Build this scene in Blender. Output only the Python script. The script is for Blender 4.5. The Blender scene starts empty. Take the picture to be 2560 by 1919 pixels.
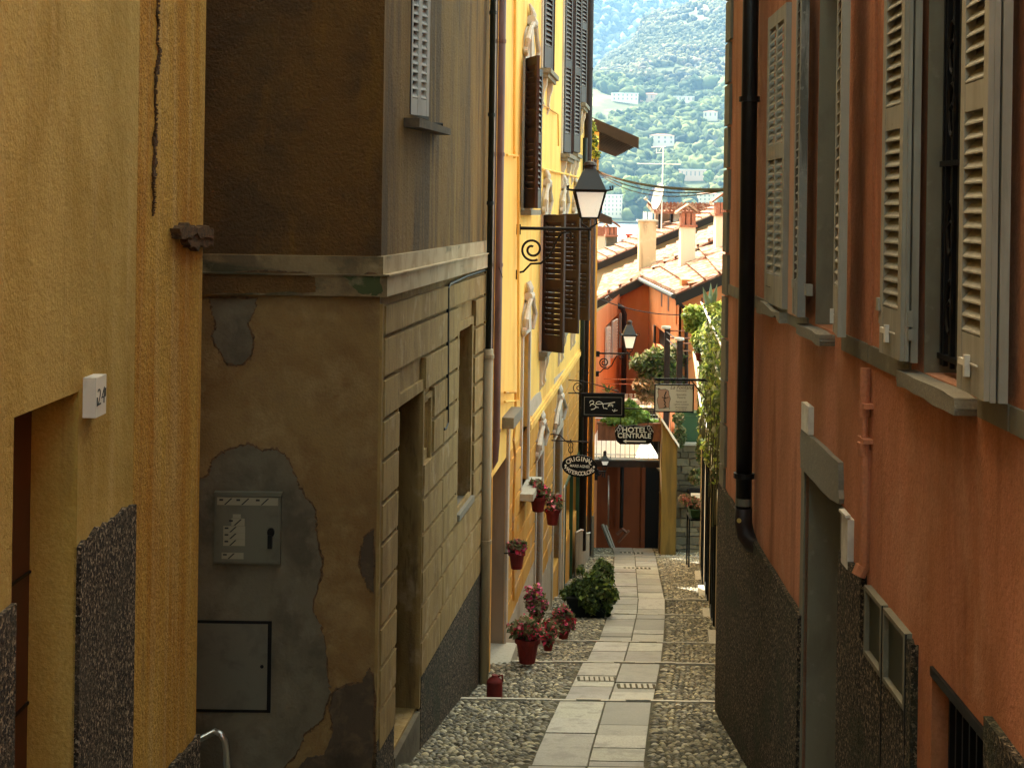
import bpy, math, random
import numpy as np
from mathutils import Vector, Matrix
R = math.radians
random.seed(7); rng = np.random.default_rng(7)
scene = bpy.context.scene
COL = scene.collection
# ------------------------------------------------------------------ camera
F = 3500.0; PU, PV = 1280.0, 520.0; ROLL = 0.0145
cam = bpy.data.cameras.new('camera'); camo = bpy.data.objects.new('camera', cam); COL.objects.link(camo)
cam.sensor_width = 36.0; cam.lens = F/2560*36.0
cam.shift_y = (PV-959.5)/2560.0; cam.shift_x = 0.0
cam.clip_start = 0.05; cam.clip_end = 20000
camo.matrix_world = Matrix.Rotation(R(90), 4, 'X') @ Matrix.Rotation(ROLL, 4, 'Z')
scene.camera = camo
# ------------------------------------------------------------------ world, sun, exposure
SUN_EL, SUN_AZ = R(54), R(-24)          # azimuth measured from +Y towards +X
w = bpy.data.worlds.new("World"); scene.world = w; w.use_nodes = True
nt = w.node_tree; bg = nt.nodes['Background']
sky = nt.nodes.new('ShaderNodeTexSky'); sky.sky_type = 'NISHITA'; sky.sun_disc = False
sky.sun_elevation = SUN_EL; sky.sun_rotation = SUN_AZ; sky.air_density = 1.0; sky.dust_density = 2.5; sky.ozone_density = 1.0
wb = nt.nodes.new('ShaderNodeMix'); wb.data_type = 'RGBA'; wb.blend_type = 'MULTIPLY'; wb.inputs[0].default_value = 1   # camera white balance: warm shade
nt.links.new(sky.outputs[0], wb.inputs[6]); wb.inputs[7].default_value = (1.12, .89, .48, 1)
nt.links.new(wb.outputs[2], bg.inputs[0]); bg.inputs[1].default_value = 0.15
sl = bpy.data.lights.new('sun', 'SUN'); sl.energy = 2.2; sl.angle = R(0.5); sl.color = (1, .93, .80)
so = bpy.data.objects.new('sun', sl); COL.objects.link(so)
sd = Vector((math.sin(SUN_AZ)*math.cos(SUN_EL), math.cos(SUN_AZ)*math.cos(SUN_EL), math.sin(SUN_EL)))
so.rotation_euler = (-sd).to_track_quat('-Z', 'Y').to_euler(); so.location = (0, 0, 60)
vs = scene.view_settings
vs.view_transform = 'Standard'; vs.look = 'None'; vs.gamma = 1.0; vs.exposure = 3.5
scene.render.engine = 'CYCLES'
cy = scene.cycles
cy.max_bounces = 8; cy.diffuse_bounces = 5; cy.glossy_bounces = 3; cy.transmission_bounces = 4
cy.volume_bounces = 0; cy.transparent_max_bounces = 8; cy.use_denoising = True
cy.sample_clamp_indirect = 6
# ------------------------------------------------------------------ pixel geometry of the photo -> real places
cr, sr = math.cos(ROLL), math.sin(ROLL)
def un(u, v):
    a, b = u-PU, v-PV
    return (a*cr+b*sr)/F, (-a*sr+b*cr)/F
def P(u, v, Y):
    x, y = un(u, v); return Vector((x*Y, Y, -y*Y))
class Wall:
    """vertical plane X = a + b*Y ; local (s = Y, o = offset towards the lane, z)"""
    def __init__(self, a, b, side):
        self.a, self.b = a, b
        n = Vector((1, -b, 0)).normalized()*side
        self.n = n; self.d = Vector((b, 1, 0)).normalized()
    def hit(self, u, v, o=0.0):
        x, y = un(u, v)
        a = self.a + o*(self.n.x - self.b*self.n.y)
        Y = a/(x-self.b); return Y, -y*Y
    def p(self, s, o, z):
        return Vector((self.a+self.b*s+self.n.x*o, s+self.n.y*o, z))
class Front:
    """plane at depth Y facing the camera; local (s = X, o = towards the camera, z)"""
    def __init__(self, Y): self.Y = Y
    def hit(self, u, v, o=0.0):
        x, y = un(u, v); return x*(self.Y-o), -y*(self.Y-o)
    def p(self, s, o, z): return Vector((s, self.Y-o, z))
# ------------------------------------------------------------------ mesh building
class MB:
    def __init__(self): self.v = []; self.f = []; self.c = None; self.sm = False
    def add(self, vs, fs):
        n = len(self.v); self.v += [tuple(q) for q in vs]; self.f += [tuple(i+n for i in q) for q in fs]; return self
    def quad(self, a, b, c, d): return self.add([a, b, c, d], [(0, 1, 2, 3)])
    def box(self, W, s0, s1, o0, o1, z0, z1, bev=0.0):
        s0, s1 = min(s0, s1), max(s0, s1); o0, o1 = min(o0, o1), max(o0, o1); z0, z1 = min(z0, z1), max(z0, z1)
        p = W.p
        vs = [p(s0,o0,z0),p(s1,o0,z0),p(s1,o1,z0),p(s0,o1,z0),p(s0,o0,z1),p(s1,o0,z1),p(s1,o1,z1),p(s0,o1,z1)]
        return self.add(vs, [(0,3,2,1),(4,5,6,7),(0,1,5,4),(1,2,6,5),(2,3,7,6),(3,0,4,7)])
    def wbox(self, x0, x1, y0, y1, z0, z1): return self.box(WORLD, x0, x1, y0, y1, z0, z1)
    def hexa(self, b, t):      # bottom 4 points, top 4 points
        return self.add(list(b)+list(t), [(0,3,2,1),(4,5,6,7),(0,1,5,4),(1,2,6,5),(2,3,7,6),(3,0,4,7)])
    def prism(self, W, pts, o0, o1):   # polygon (s,z) extruded from o0 to o1
        n = len(pts); vs = [W.p(s, o0, z) for s, z in pts]+[W.p(s, o1, z) for s, z in pts]
        fs = [tuple(range(n)), tuple(range(2*n-1, n-1, -1))]+[(i, i+n, (i+1) % n+n, (i+1) % n) for i in range(n)]
        return self.add(vs, fs)
    def tube(self, path, r, n=8, cap=True):
        path = [Vector(q) for q in path]; m = len(path); rs = r if hasattr(r, '__len__') else [r]*m
        vs = []; up = None
        for i, q in enumerate(path):
            t = (path[min(i+1, m-1)]-path[max(i-1, 0)]).normalized()
            if up is None:
                up = Vector((0, 0, 1)) if abs(t.z) < .9 else Vector((0, 1, 0))
            a = t.cross(up); 
            if a.length < 1e-5: a = t.cross(Vector((1, 0, 0)))
            a.normalize(); b = a.cross(t).normalized(); up = b
            for k in range(n):
                an = 2*math.pi*k/n; vs.append(q+(a*math.cos(an)+b*math.sin(an))*rs[i])
        fs = [(i*n+k, i*n+(k+1) % n, (i+1)*n+(k+1) % n, (i+1)*n+k) for i in range(m-1) for k in range(n)]
        if cap: fs += [tuple(range(n-1, -1, -1)), tuple((m-1)*n+k for k in range(n))]
        return self.add(vs, fs)
    def lathe(self, c, prof, n=16, ax=None):   # prof [(r,z)] about vertical through c
        c = Vector(c); vs = []; m = len(prof)
        for r, z in prof:
            for k in range(n):
                an = 2*math.pi*k/n; vs.append(c+Vector((r*math.cos(an), r*math.sin(an), z)))
        fs = [(i*n+k, i*n+(k+1) % n, (i+1)*n+(k+1) % n, (i+1)*n+k) for i in range(m-1) for k in range(n)]
        fs += [tuple(range(n-1, -1, -1)), tuple((m-1)*n+k for k in range(n))]
        return self.add(vs, fs)
    def frame(self, W, s0, s1, z0, z1, t, o0, o1):
        self.box(W, s0, s1, o0, o1, z1-t, z1); self.box(W, s0, s1, o0, o1, z0, z0+t)
        self.box(W, s0, s0+t, o0, o1, z0+t, z1-t); self.box(W, s1-t, s1, o0, o1, z0+t, z1-t); return self
class _World:
    def p(self, x, y, z): return Vector((x, y, z))
WORLD = _World(); WL = {}
def setp(o, label=None, cat=None, group=None, kind=None):
    if label: o['label'] = label
    if cat: o['category'] = cat
    if group: o['group'] = group
    if kind: o['kind'] = kind
    return o
def build(mb, name, mat, parent=None, label=None, cat=None, group=None, kind=None, smooth=False, base=None):
    me = bpy.data.meshes.new(name)
    V = np.array(mb.v, dtype=np.float64)
    if parent is not None: b = WL[parent.name]
    elif base is not None: b = np.array(base, dtype=np.float64)
    else: b = np.array([(V[:, 0].min()+V[:, 0].max())/2, (V[:, 1].min()+V[:, 1].max())/2, V[:, 2].min()]) if kind != 'structure' else np.zeros(3)
    me.from_pydata((V-b).tolist(), [], mb.f)
    if mb.c is not None:
        ca = me.color_attributes.new('Col', 'FLOAT_COLOR', 'POINT')
        ca.data.foreach_set('color', np.array(mb.c, dtype=np.float32).ravel())
    me.validate(); me.update()
    if smooth: me.polygons.foreach_set('use_smooth', [True]*len(me.polygons))
    me.materials.append(mat)
    o = bpy.data.objects.new(name, me); COL.objects.link(o)
    if parent is not None: o.parent = parent
    else: o.location = b
    WL[o.name] = np.array(b)
    return setp(o, label, cat, group, kind)
def thing(name, label, cat, loc, group=None):
    o = bpy.data.objects.new(name, None); COL.objects.link(o); o.empty_display_size = .1
    o.location = loc; WL[o.name] = np.array(loc, dtype=np.float64)
    return setp(o, label, cat, group)
def cells(W, s0, s1, z0, z1, holes, o=0.0, depth=.2, mb=None, top=None, reveal=True):
    """facade sheet with rectangular openings and their reveals"""
    mb = mb or MB()
    S = sorted(set([s0, s1]+[h[0] for h in holes]+[h[1] for h in holes])); Z = sorted(set([z0, z1]+[h[2] for h in holes]+[h[3] for h in holes]))
    S = [s for s in S if s0 <= s <= s1]; Z = [z for z in Z if z0 <= z <= z1]
    for i in range(len(S)-1):
        for j in range(len(Z)-1):
            cs, cz = (S[i]+S[i+1])/2, (Z[j]+Z[j+1])/2
            if any(h[0] < cs < h[1] and h[2] < cz < h[3] for h in holes): continue
            mb.quad(W.p(S[i], o, Z[j]), W.p(S[i+1], o, Z[j]), W.p(S[i+1], o, Z[j+1]), W.p(S[i], o, Z[j+1]))
    if reveal:
        for h in holes:
            a, b, c, d = h[:4]; D = h[4] if len(h) > 4 else depth
            c = max(c, z0); d = min(d, z1)
            for (p1, p2) in (((a, c), (a, d)), ((b, d), (b, c)), ((a, d), (b, d)), ((b, c), (a, c))):
                mb.quad(W.p(p1[0], o, p1[1]), W.p(p2[0], o, p2[1]), W.p(p2[0], o-D, p2[1]), W.p(p1[0], o-D, p1[1]))
    return mb
# ------------------------------------------------------------------ materials
def mat(name, base, layers=(), rough=.85, bump=(), spec=.3, metal=0.0, emit=None, vcol=False, alpha=None, trans=0.0, coat=0.0):
    if ('plaster' in name or 'stucco' in name or 'render' in name) and base:      # weathered walls: stronger pigments
        base = rich(base); layers = [(rich(L[0]),)+tuple(L[1:]) for L in layers]
    m = bpy.data.materials.new(name); m.use_nodes = True; n = m.node_tree.nodes; l = m.node_tree.links
    bs = n['Principled BSDF']; tc = n.new('ShaderNodeTexCoord')
    bs.inputs['Roughness'].default_value = rough; bs.inputs['Specular IOR Level'].default_value = spec; bs.inputs['Metallic'].default_value = metal
    if vcol:
        at = n.new('ShaderNodeAttribute'); at.attribute_name = 'Col'; cur = at.outputs['Color']
        if base is not None:
            mx = n.new('ShaderNodeMix'); mx.data_type = 'RGBA'; mx.blend_type = 'MULTIPLY'; mx.inputs[0].default_value = 1
            l.new(cur, mx.inputs[6]); mx.inputs[7].default_value = (*base, 1); cur = mx.outputs[2]
    else:
        rgb = n.new('ShaderNodeRGB'); rgb.outputs[0].default_value = (*base, 1); cur = rgb.outputs[0]
    def noise(sc, detail=4, seed=0.0, kind='N', dist=0.0):
        mp = n.new('ShaderNodeMapping'); l.new(tc.outputs['Object'], mp.inputs[0]); mp.inputs['Scale'].default_value = sc; mp.inputs['Location'].default_value = (seed*3.7, seed*1.3, seed*2.1)
        if kind == 'V':
            t = n.new('ShaderNodeTexVoronoi'); t.inputs['Scale'].default_value = 1; l.new(mp.outputs[0], t.inputs[0]); return t.outputs['Distance']
        t = n.new('ShaderNodeTexNoise'); t.inputs['Scale'].default_value = 1; t.inputs['Detail'].default_value = detail; t.inputs['Roughness'].default_value = .6; t.inputs['Distortion'].default_value = dist
        l.new(mp.outputs[0], t.inputs[0]); return t.outputs[0]
    for i, L in enumerate(layers):
        c, sc, lo, hi, st = L[:5]; kind = L[5] if len(L) > 5 else 'N'
        if not hasattr(sc, '__len__'): sc = (sc, sc, sc)
        no = noise(sc, 5, i+1.0, kind, .3)
        mr = n.new('ShaderNodeMapRange'); mr.inputs[1].default_value = lo; mr.inputs[2].default_value = lo+(hi-lo)*.62; mr.inputs[4].default_value = st
        l.new(no, mr.inputs[0])
        mx = n.new('ShaderNodeMix'); mx.data_type = 'RGBA'; l.new(mr.outputs[0], mx.inputs[0]); l.new(cur, mx.inputs[6]); mx.inputs[7].default_value = (*c, 1); cur = mx.outputs[2]
    l.new(cur, bs.inputs['Base Color'])
    nb = None
    for i, (sc, st, di) in enumerate(bump):
        if not hasattr(sc, '__len__'): sc = (sc, sc, sc)
        no = noise(sc, 5, 9.0+i); b = n.new('ShaderNodeBump'); b.inputs['Strength'].default_value = st; b.inputs['Distance'].default_value = di
        l.new(no, b.inputs['Height'])
        if nb: l.new(nb, b.inputs['Normal'])
        nb = b.outputs[0]
    if nb: l.new(nb, bs.inputs['Normal'])
    if emit: bs.inputs['Emission Color'].default_value = (*emit[0], 1); bs.inputs['Emission Strength'].default_value = emit[1]
    if trans: bs.inputs['Transmission Weight'].default_value = trans
    if coat: bs.inputs['Coat Weight'].default_value = coat
    if alpha is not None: bs.inputs['Alpha'].default_value = alpha
    return m
def rich(c, s=1.15, g=.22):
    y = .3*c[0]+.59*c[1]+.11*c[2]; k = (y/.25)**g; s = s if y < .3 else 1.0; k = min(k, 1.05)
    return tuple(max(.004, min(.9, (y+(q-y)*s)*k*h)) for q, h in zip(c, (1.03, .97, .91)))
def H(h, k=1.0):   # sRGB hex -> linear
    h = h.lstrip('#'); o = []
    for i in (0, 2, 4):
        c = int(h[i:i+2], 16)/255; o.append((c/12.92 if c <= .04045 else ((c+.055)/1.055)**2.4)*k)
    return tuple(o)
ST = [(45, .35, .004), (7, .3, .02)]
M = {}
M['yel_near'] = mat('ochre_plaster', (.43,.315,.085), [((.30,.20,.045), (1.3,1.3,.7), .45,.75,.7), ((.48,.36,.14), (5,5,.3), .5,.8,.5), ((.20,.12,.05), (9,9,.4), .6,.85,.5), ((.28,.18,.055), 60, .4,.7,.35)], .9, [(60,.6,.010),(9,.4,.03)])
M['yel_rust'] = mat('stained_ochre_plaster', (.52,.33,.06), [((.40,.19,.025), (3,3,.5), .42,.7,.8), ((.56,.40,.15), (11,11,.35), .5,.75,.6), ((.16,.08,.03), (8,8,.8), .62,.85,.6), ((.22,.12,.035), 60, .4,.7,.5)], .9, [(50,1,.016),(9,.6,.03)])
M['beige_low'] = mat('old_beige_plaster', (.23,.160,.075), [((.17,.10,.04), 1.5, .42,.68,.8), ((.29,.225,.125), 3, .5,.75,.6), ((.17,.11,.06), 2.3, .58,.8,.6), ((.19,.135,.07), 50, .4,.7,.4)], .92, [(60,.9,.010),(5,.5,.03)])
M['beige_side'] = mat('streaked_beige_plaster', (.28,.205,.095), [((.20,.135,.06), (5,5,1.2), .45,.7,.7), ((.15,.105,.06), (14,14,1.5), .6,.8,.75), ((.42,.33,.21), 4, .55,.8,.5), ((.12,.08,.04), (28,28,5), .58,.72,.5)], .92, [(60,.7,.008),(6,.4,.02)])
M['brown_up'] = mat('dark_brown_plaster', (.13,.07,.022), [((.065,.04,.02), 1.2, .4,.7,.7), ((.17,.09,.02), (4,4,1), .55,.8,.6), ((.42,.36,.27), 7, .72,.8,.25)], .9, [(45,1,.02),(12,.5,.03)])
M['brown_side'] = mat('streaked_brown_plaster', (.185,.112,.034), [((.075,.046,.018), (1.5,1.5,.35), .42,.66,.85), ((.25,.16,.055), (9,9,.35), .5,.75,.6), ((.12,.08,.045), (13,13,.4), .58,.8,.6)], .9, [(45,.9,.015),(9,.5,.03)])
M['cornice'] = mat('cornice_plaster', (.40,.33,.22), [((.26,.20,.12), (3,3,2), .45,.7,.7), ((.09,.10,.06), (1.1,1.1,4), .58,.72,.7), ((.50,.44,.32), 5, .6,.8,.5)], .9, [(40,.4,.006)])
M['cement'] = mat('grey_cement_patch', (.13,.108,.07), [((.075,.06,.038), 2.5, .45,.7,.8), ((.165,.137,.092), 4, .55,.75,.6), ((.13,.09,.055), 7, .62,.8,.5)], .95, [(50,.6,.008),(8,.5,.02)])
M['damp'] = mat('damp_dark_plaster', (.085,.065,.045), [((.15,.11,.07), 6, .5,.75,.7), ((.04,.03,.02), 3, .55,.8,.6)], .9, [(40,.6,.01)])
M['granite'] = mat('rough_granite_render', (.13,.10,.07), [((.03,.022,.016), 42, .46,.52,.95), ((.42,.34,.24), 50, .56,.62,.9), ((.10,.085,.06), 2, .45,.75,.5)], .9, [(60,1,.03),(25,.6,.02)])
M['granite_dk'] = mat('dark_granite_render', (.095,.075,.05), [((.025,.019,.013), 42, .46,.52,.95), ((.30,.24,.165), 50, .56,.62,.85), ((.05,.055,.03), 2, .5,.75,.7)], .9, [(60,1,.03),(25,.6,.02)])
M['stone'] = mat('granite_stone', (.20,.175,.13), [((.16,.145,.115), 60, .5,.62,.7), ((.30,.27,.21), 40, .58,.7,.6), ((.17,.15,.11), 3, .5,.75,.6)], .85, [(70,.5,.006)])
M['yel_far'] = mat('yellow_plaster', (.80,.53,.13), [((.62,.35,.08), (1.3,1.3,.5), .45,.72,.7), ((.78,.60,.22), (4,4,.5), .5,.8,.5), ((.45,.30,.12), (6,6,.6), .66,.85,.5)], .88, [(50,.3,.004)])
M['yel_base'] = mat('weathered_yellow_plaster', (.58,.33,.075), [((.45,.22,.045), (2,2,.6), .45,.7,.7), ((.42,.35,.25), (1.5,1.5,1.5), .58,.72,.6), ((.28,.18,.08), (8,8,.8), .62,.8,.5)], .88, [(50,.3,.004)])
M['patch_grey'] = mat('grey_patch_plaster', (.48,.42,.33), [((.38,.33,.26), 6, .45,.7,.6)], .9, [(40,.3,.004)])
M['stucco_white'] = mat('off_white_stucco', (.48,.45,.39), [((.38,.32,.22), (9,9,2), .52,.75,.7), ((.25,.19,.12), 15, .65,.8,.5)], .85, [(40,.3,.004)])
M['salmon'] = mat('terracotta_plaster', (.47,.215,.135), [((.29,.12,.052), (1.4,1.4,.4), .42,.7,.7), ((.40,.19,.105), (6,6,.25), .5,.78,.5), ((.20,.075,.035), (2.4,2.4,.3), .52,.75,.75), ((.48,.27,.17), (1.1,1.1,.8), .56,.75,.5), ((.22,.10,.05), 55, .45,.7,.3)], .9, [(55,.45,.008),(6,.4,.03)])
M['taupe'] = mat('taupe_painted_band', (.185,.165,.115), [((.13,.11,.075), (3,3,1.5), .45,.7,.7), ((.27,.24,.18), 14, .6,.75,.4)], .85, [(50,.3,.004)])
M['shutter_grey'] = mat('weathered_grey_paint', (.30,.275,.22), [((.21,.19,.15), (6,6,1.2), .45,.72,.7), ((.38,.355,.29), (20,20,2), .55,.75,.5), ((.15,.10,.07), 22, .68,.78,.6)], .7, [(60,.25,.003)])
M['shutter_worn'] = mat('worn_grey_paint', (.22,.21,.185), [((.08,.075,.06), (18,18,2), .5,.68,.8), ((.34,.32,.28), 16, .58,.75,.5)], .75, [(60,.4,.004)])
M['shutter_brown'] = mat('dark_brown_shutter_paint', (.036,.017,.012), [((.06,.03,.02), (8,8,1), .5,.8,.5)], .45, [(60,.15,.002)])
M['shutter_pale'] = mat('pale_grey_shutter_paint', (.52,.50,.46), [((.36,.33,.29), (9,9,1.5), .5,.75,.6)], .6)
M['white_paint'] = mat('white_paint', (.78,.75,.68), [((.55,.5,.42), 5, .55,.8,.5)], .6)
M['jamb_brown'] = mat('brown_grey_jamb', (.30,.23,.16), [((.20,.15,.10), (3,3,.8), .45,.7,.7)], .85)
M['door_red'] = mat('dark_red_door_paint', (.085,.028,.014), [((.05,.016,.01), (6,6,.8), .5,.75,.7)], .5)
M['door_olive'] = mat('dark_olive_panel', (.035,.035,.018), [], .5)
M['black'] = mat('black_iron', (.007,.006,.006), [((.016,.011,.008), 20, .55,.75,.6)], .5, [(60,.2,.003)], .18)
M['iron_brown'] = mat('brown_painted_iron', (.022,.012,.009), [((.045,.022,.014), 14, .55,.75,.6)], .5, (), .2)
M['dark_in'] = mat('dark_interior', (.010,.008,.006), [], .9)
M['pipe_black'] = mat('black_pipe_paint', (.008,.006,.005), [((.016,.010,.008), (5,5,1), .5,.75,.5)], .42, [], .22)
M['pipe_brown'] = mat('brown_copper_pipe', (.15,.075,.06), [((.07,.04,.03), (6,6,1.5), .45,.75,.7)], .5)
M['pipe_green'] = mat('dark_green_pipe', (.014,.018,.012), [((.025,.02,.015), (6,6,1.5), .5,.75,.7)], .5, (), .2)
M['pipe_beige'] = mat('beige_painted_pipe', (.34,.27,.16), [((.20,.15,.09), (6,6,1.5), .5,.75,.6)], .6)
M['steel'] = mat('grey_metal_hatch', (.14,.125,.092), [((.09,.08,.058), 6, .5,.75,.6), ((.18,.165,.13), 40, .6,.75,.3)], .5, [], .5, .3)
M['box_grey'] = mat('grey_green_cabinet_paint', (.115,.105,.072), [((.08,.072,.048), 6, .5,.75,.6)], .55)
M['chrome'] = mat('brushed_steel', (.55,.53,.48), [], .3, [], .5, .9)
M['marble'] = mat('white_marble', (.62,.58,.50), [((.42,.38,.33), 9, .5,.75,.6)], .5)
M['text_dark'] = mat('dark_lettering', (.02,.018,.015), [], .6)
M['label'] = mat('pale_label', (.24,.21,.14), [], .6)
M['kerb'] = mat('pale_granite_kerb', (.42,.39,.31), [((.34,.31,.24), 30, .5,.65,.6)], .7, [(60,.4,.005)])
M['joint'] = mat('dark_earth_joint', (.085,.072,.045), [((.05,.055,.025), 2.5, .45,.7,.7), ((.15,.125,.08), 30, .55,.75,.6)], .95, [(50,.6,.01)])
M['pebble'] = mat('river_cobbles', (1,1,1), [((.10,.09,.06), 35, .55,.75,.35)], .62, [(70,.3,.004)], .4, vcol=True)
M['slab'] = mat('granite_slabs', (1,1,1), [((.17,.165,.14), 5, .5,.7,.55), ((.20,.19,.15), 70, .5,.6,.5), ((.50,.46,.38), 60, .6,.7,.4), ((.22,.20,.15), 3, .55,.8,.35)], .6, [(80,.35,.003)], .4, vcol=True)
M['terra'] = mat('terracotta_pot', (.15,.016,.012), [((.09,.012,.01), (7,7,3), .5,.75,.7)], .65, [(40,.3,.004)], .2)
M['leaf'] = mat('leaves', None, [], .5, [], .3, vcol=True)
def translucent(m, k=.45):
    n = m.node_tree.nodes; l = m.node_tree.links; out = n['Material Output']; tr = n.new('ShaderNodeBsdfTranslucent'); mx = n.new('ShaderNodeMixShader'); mx.inputs[0].default_value = k
    l.new(n['Attribute'].outputs['Color'], tr.inputs[0]); l.new(n['Principled BSDF'].outputs[0], mx.inputs[1]); l.new(tr.outputs[0], mx.inputs[2]); l.new(mx.outputs[0], out.inputs['Surface'])
translucent(M['leaf'])
M['petal'] = mat('petals', None, [], .6, [], .2, vcol=True)
M['fascia'] = mat('dark_fascia', (.022,.019,.016), [], .8, (), .15)
M['wood_dk'] = mat('dark_eaves_wood', (.026,.016,.010), [((.03,.02,.014), (20,3,20), .45,.7,.7)], .75)
M['plank_br'] = mat('brown_stained_wood', (.20,.085,.045), [((.12,.045,.025), (12,12,3), .45,.7,.7)], .7)
M['tile'] = mat('terracotta_roof_tiles', (.20,.065,.03), [((.40,.28,.19), 3.5, .46,.66,.85), ((.16,.05,.025), 6, .55,.75,.7), ((.30,.22,.15), 12, .62,.8,.5)], .85)
M['cream'] = mat('cream_plaster', (.36,.30,.19), [((.42,.36,.22), (2,2,1), .5,.75,.7), ((.30,.26,.15), (6,6,1), .62,.8,.5)], .9)
M['chimney_w'] = mat('white_chimney_plaster', (.62,.56,.44), [((.6,.5,.32), (3,3,1), .55,.8,.5)], .9)
M['chimney_s'] = mat('stained_chimney_plaster', (.46,.38,.25), [((.20,.15,.09), (3,3,.5), .48,.7,.8), ((.62,.54,.38), 4, .55,.75,.6)], .9)
M['brick'] = mat('red_brick', (.33,.12,.07), [((.45,.22,.14), 20, .5,.7,.6)], .9)
M['orange'] = mat('orange_plaster', (.50,.215,.105), [((.42,.165,.07), (.6,.6,.4), .45,.7,.7), ((.58,.26,.12), (2,2,.4), .5,.8,.5)], .9, [(30,.3,.006)])
M['red_low'] = mat('red_brown_plaster', (.22,.07,.03), [((.15,.045,.02), (2,2,.5), .45,.7,.7)], .9)
M['ochre_end'] = mat('ochre_weathered_plaster', (.17,.115,.035), [((.10,.07,.025), (5,5,.5), .45,.7,.8), ((.24,.18,.07), (8,8,.6), .6,.8,.5)], .9, [(30,.4,.01)])
M['rubble'] = mat('rubble_stone', (1,1,1), [((.10,.09,.06), 9, .5,.7,.6)], .9, [(30,.6,.02)], vcol=True)
M['concrete'] = mat('pale_terrace_paving', (.86,.83,.76), [((.78,.74,.66), 3, .5,.75,.5)], .8)
M['glass'] = mat('window_glass', (.03,.035,.03), [], .08, [], .6, coat=.3)
M['glass_milk'] = mat('frosted_lamp_glass', (.92,.91,.84), [((.5,.48,.40), 22, .66,.72,.6)], .3, emit=((1,.97,.88), .05))  # slight emission added to whiten the daylit glass of unlit lanterns
def milk(m):
    n = m.node_tree.nodes; l = m.node_tree.links; tr = n.new('ShaderNodeBsdfTranslucent'); tr.inputs[0].default_value = (.95,.95,.9,1); mx = n.new('ShaderNodeMixShader'); mx.inputs[0].default_value = .6
    l.new(n['Principled BSDF'].outputs[0], mx.inputs[1]); l.new(tr.outputs[0], mx.inputs[2]); l.new(mx.outputs[0], n['Material Output'].inputs['Surface'])
milk(M['glass_milk'])
M['zinc'] = mat('lamp_roof_zinc', (.035,.036,.034), [], .4, [], .5, .4)
M['sign_black'] = mat('black_sign_paint', (.007,.006,.005), [], .5, [], .12)
M['sign_text'] = mat('cream_lettering', (.88,.84,.70), [], .6)
M['sign_cream'] = mat('cream_sign_board', (.72,.65,.50), [], .6)
M['sign_tan'] = mat('tan_sign_picture', (.52,.30,.19), [], .6)
M['green_paint'] = mat('green_painted_metal', (.03,.075,.03), [((.02,.045,.02), 5, .5,.75,.6)], .5)
M['shop_dark'] = mat('dark_green_black_frame', (.006,.008,.007), [], .45, [], .2)
M['water'] = mat('lake_water', (.10,.16,.18), [], .25, [((.2,.2,.2), .3, .3)], .5)
M['hill'] = mat('forested_hillside', (.055,.075,.025), [((.26,.29,.11), .012, .48,.62,.85), ((.035,.055,.02), .03, .45,.65,.7)], .95)
M['crown'] = mat('distant_tree_crowns', None, [], .9, [(.9,.8,1.0)], .1, vcol=True)
M['rock'] = mat('pale_rock', (.30,.28,.24), [((.10,.12,.06), .05, .5,.7,.6)], .95)
M['villa'] = mat('villa_plaster', (.70,.63,.50), [], .9)
M['villa_p'] = mat('pink_villa_plaster', (.60,.42,.33), [], .9)
M['grass'] = mat('garden_soil', (.06,.075,.025), [((.12,.09,.05), 3, .5,.75,.6)], .95)
# ------------------------------------------------------------------ the lane: stepped street falling away
KN = [(-14, 2.2), (0, -1.6), (5.3, -3.1), (8.1, -3.85), (10.9, -4.33)]
TREADS = [(10.9, -4.42, 13.85, -4.86), (13.85, -4.96, 16.4, -5.31), (16.4, -5.40, 18.9, -5.84), (18.9, -5.92, 22.6, -6.53), (22.6, -6.58, 24.3, -6.75), (24.3, -6.80, 33.0, -8.16), (33.0, -8.19, 34.3, -8.28)]
def zg(Y):
    if Y < 10.9:
        for (a, b), (c, d) in zip(KN, KN[1:]):
            if Y <= c: return b+(d-b)*(Y-a)/(c-a)
    for a, b, c, d in TREADS:
        if Y < c: return b+(d-b)*(Y-a)/(c-a)
    return -8.28-(Y-34.3)*.9 if Y < 35.6 else -9.4
PC = [(0, .1), (8, .45), (11.14, .66), (13.85, 1.0), (16.3, 1.35), (18.95, 1.68), (22.6, 2.11), (24.3, 2.29), (33.3, 3.04), (34.3, 3.06)]
def pcx(Y):
    for (a, b), (c, d) in zip(PC, PC[1:]):
        if Y <= c: return b+(d-b)*(Y-a)/(c-a)
    return PC[-1][1]
PW = lambda Y: .455 if Y < 20 else .455+.012*(Y-20)/5
AW = Wall(-2.0625, .0143, 1)       # near ochre house
BW = Wall(-2.584, .0857, 1)        # its buttress
CW = Wall(-7590/3500, 432/3500, 1)   # side wall of the beige house
YW = Wall(-7088/3500, 412/3500, 1)   # yellow house
RW = Wall(5790/3500, 103/3500, -1)   # terracotta house on the right
SW = Wall(2862/3500, 390/3500, -1)   # shop fronts beyond it
def lx(Y): return (AW if Y < 7.3 else BW if Y < 8.4 else CW if Y < 15.6 else YW).p(Y, 0, 0).x if not 8.4 <= Y < 10 else -3.2
def rx(Y): return (RW if Y < 13.4 else SW).p(Y, 0, 0).x
mb = MB(); Ys = [-14, -7, 0, 2.6, 5.3, 8.1, 10.9]
segs = [(a, zg(a), b, zg(b-1e-6)) for a, b in zip(Ys, Ys[1:])]+TREADS+[(34.3, -8.28, 35.6, -9.39), (35.6, -9.4, 38.5, -9.5)]
prev = None
for a, za, b, zb in segs:
    if prev is not None and abs(prev-za) > .005: mb.quad((-9, a, prev), (9, a, prev), (9, a, za), (-9, a, za))
    mb.quad((-9, a, za), (9, a, za), (9, b, zb), (-9, b, zb)); prev = zb
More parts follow.
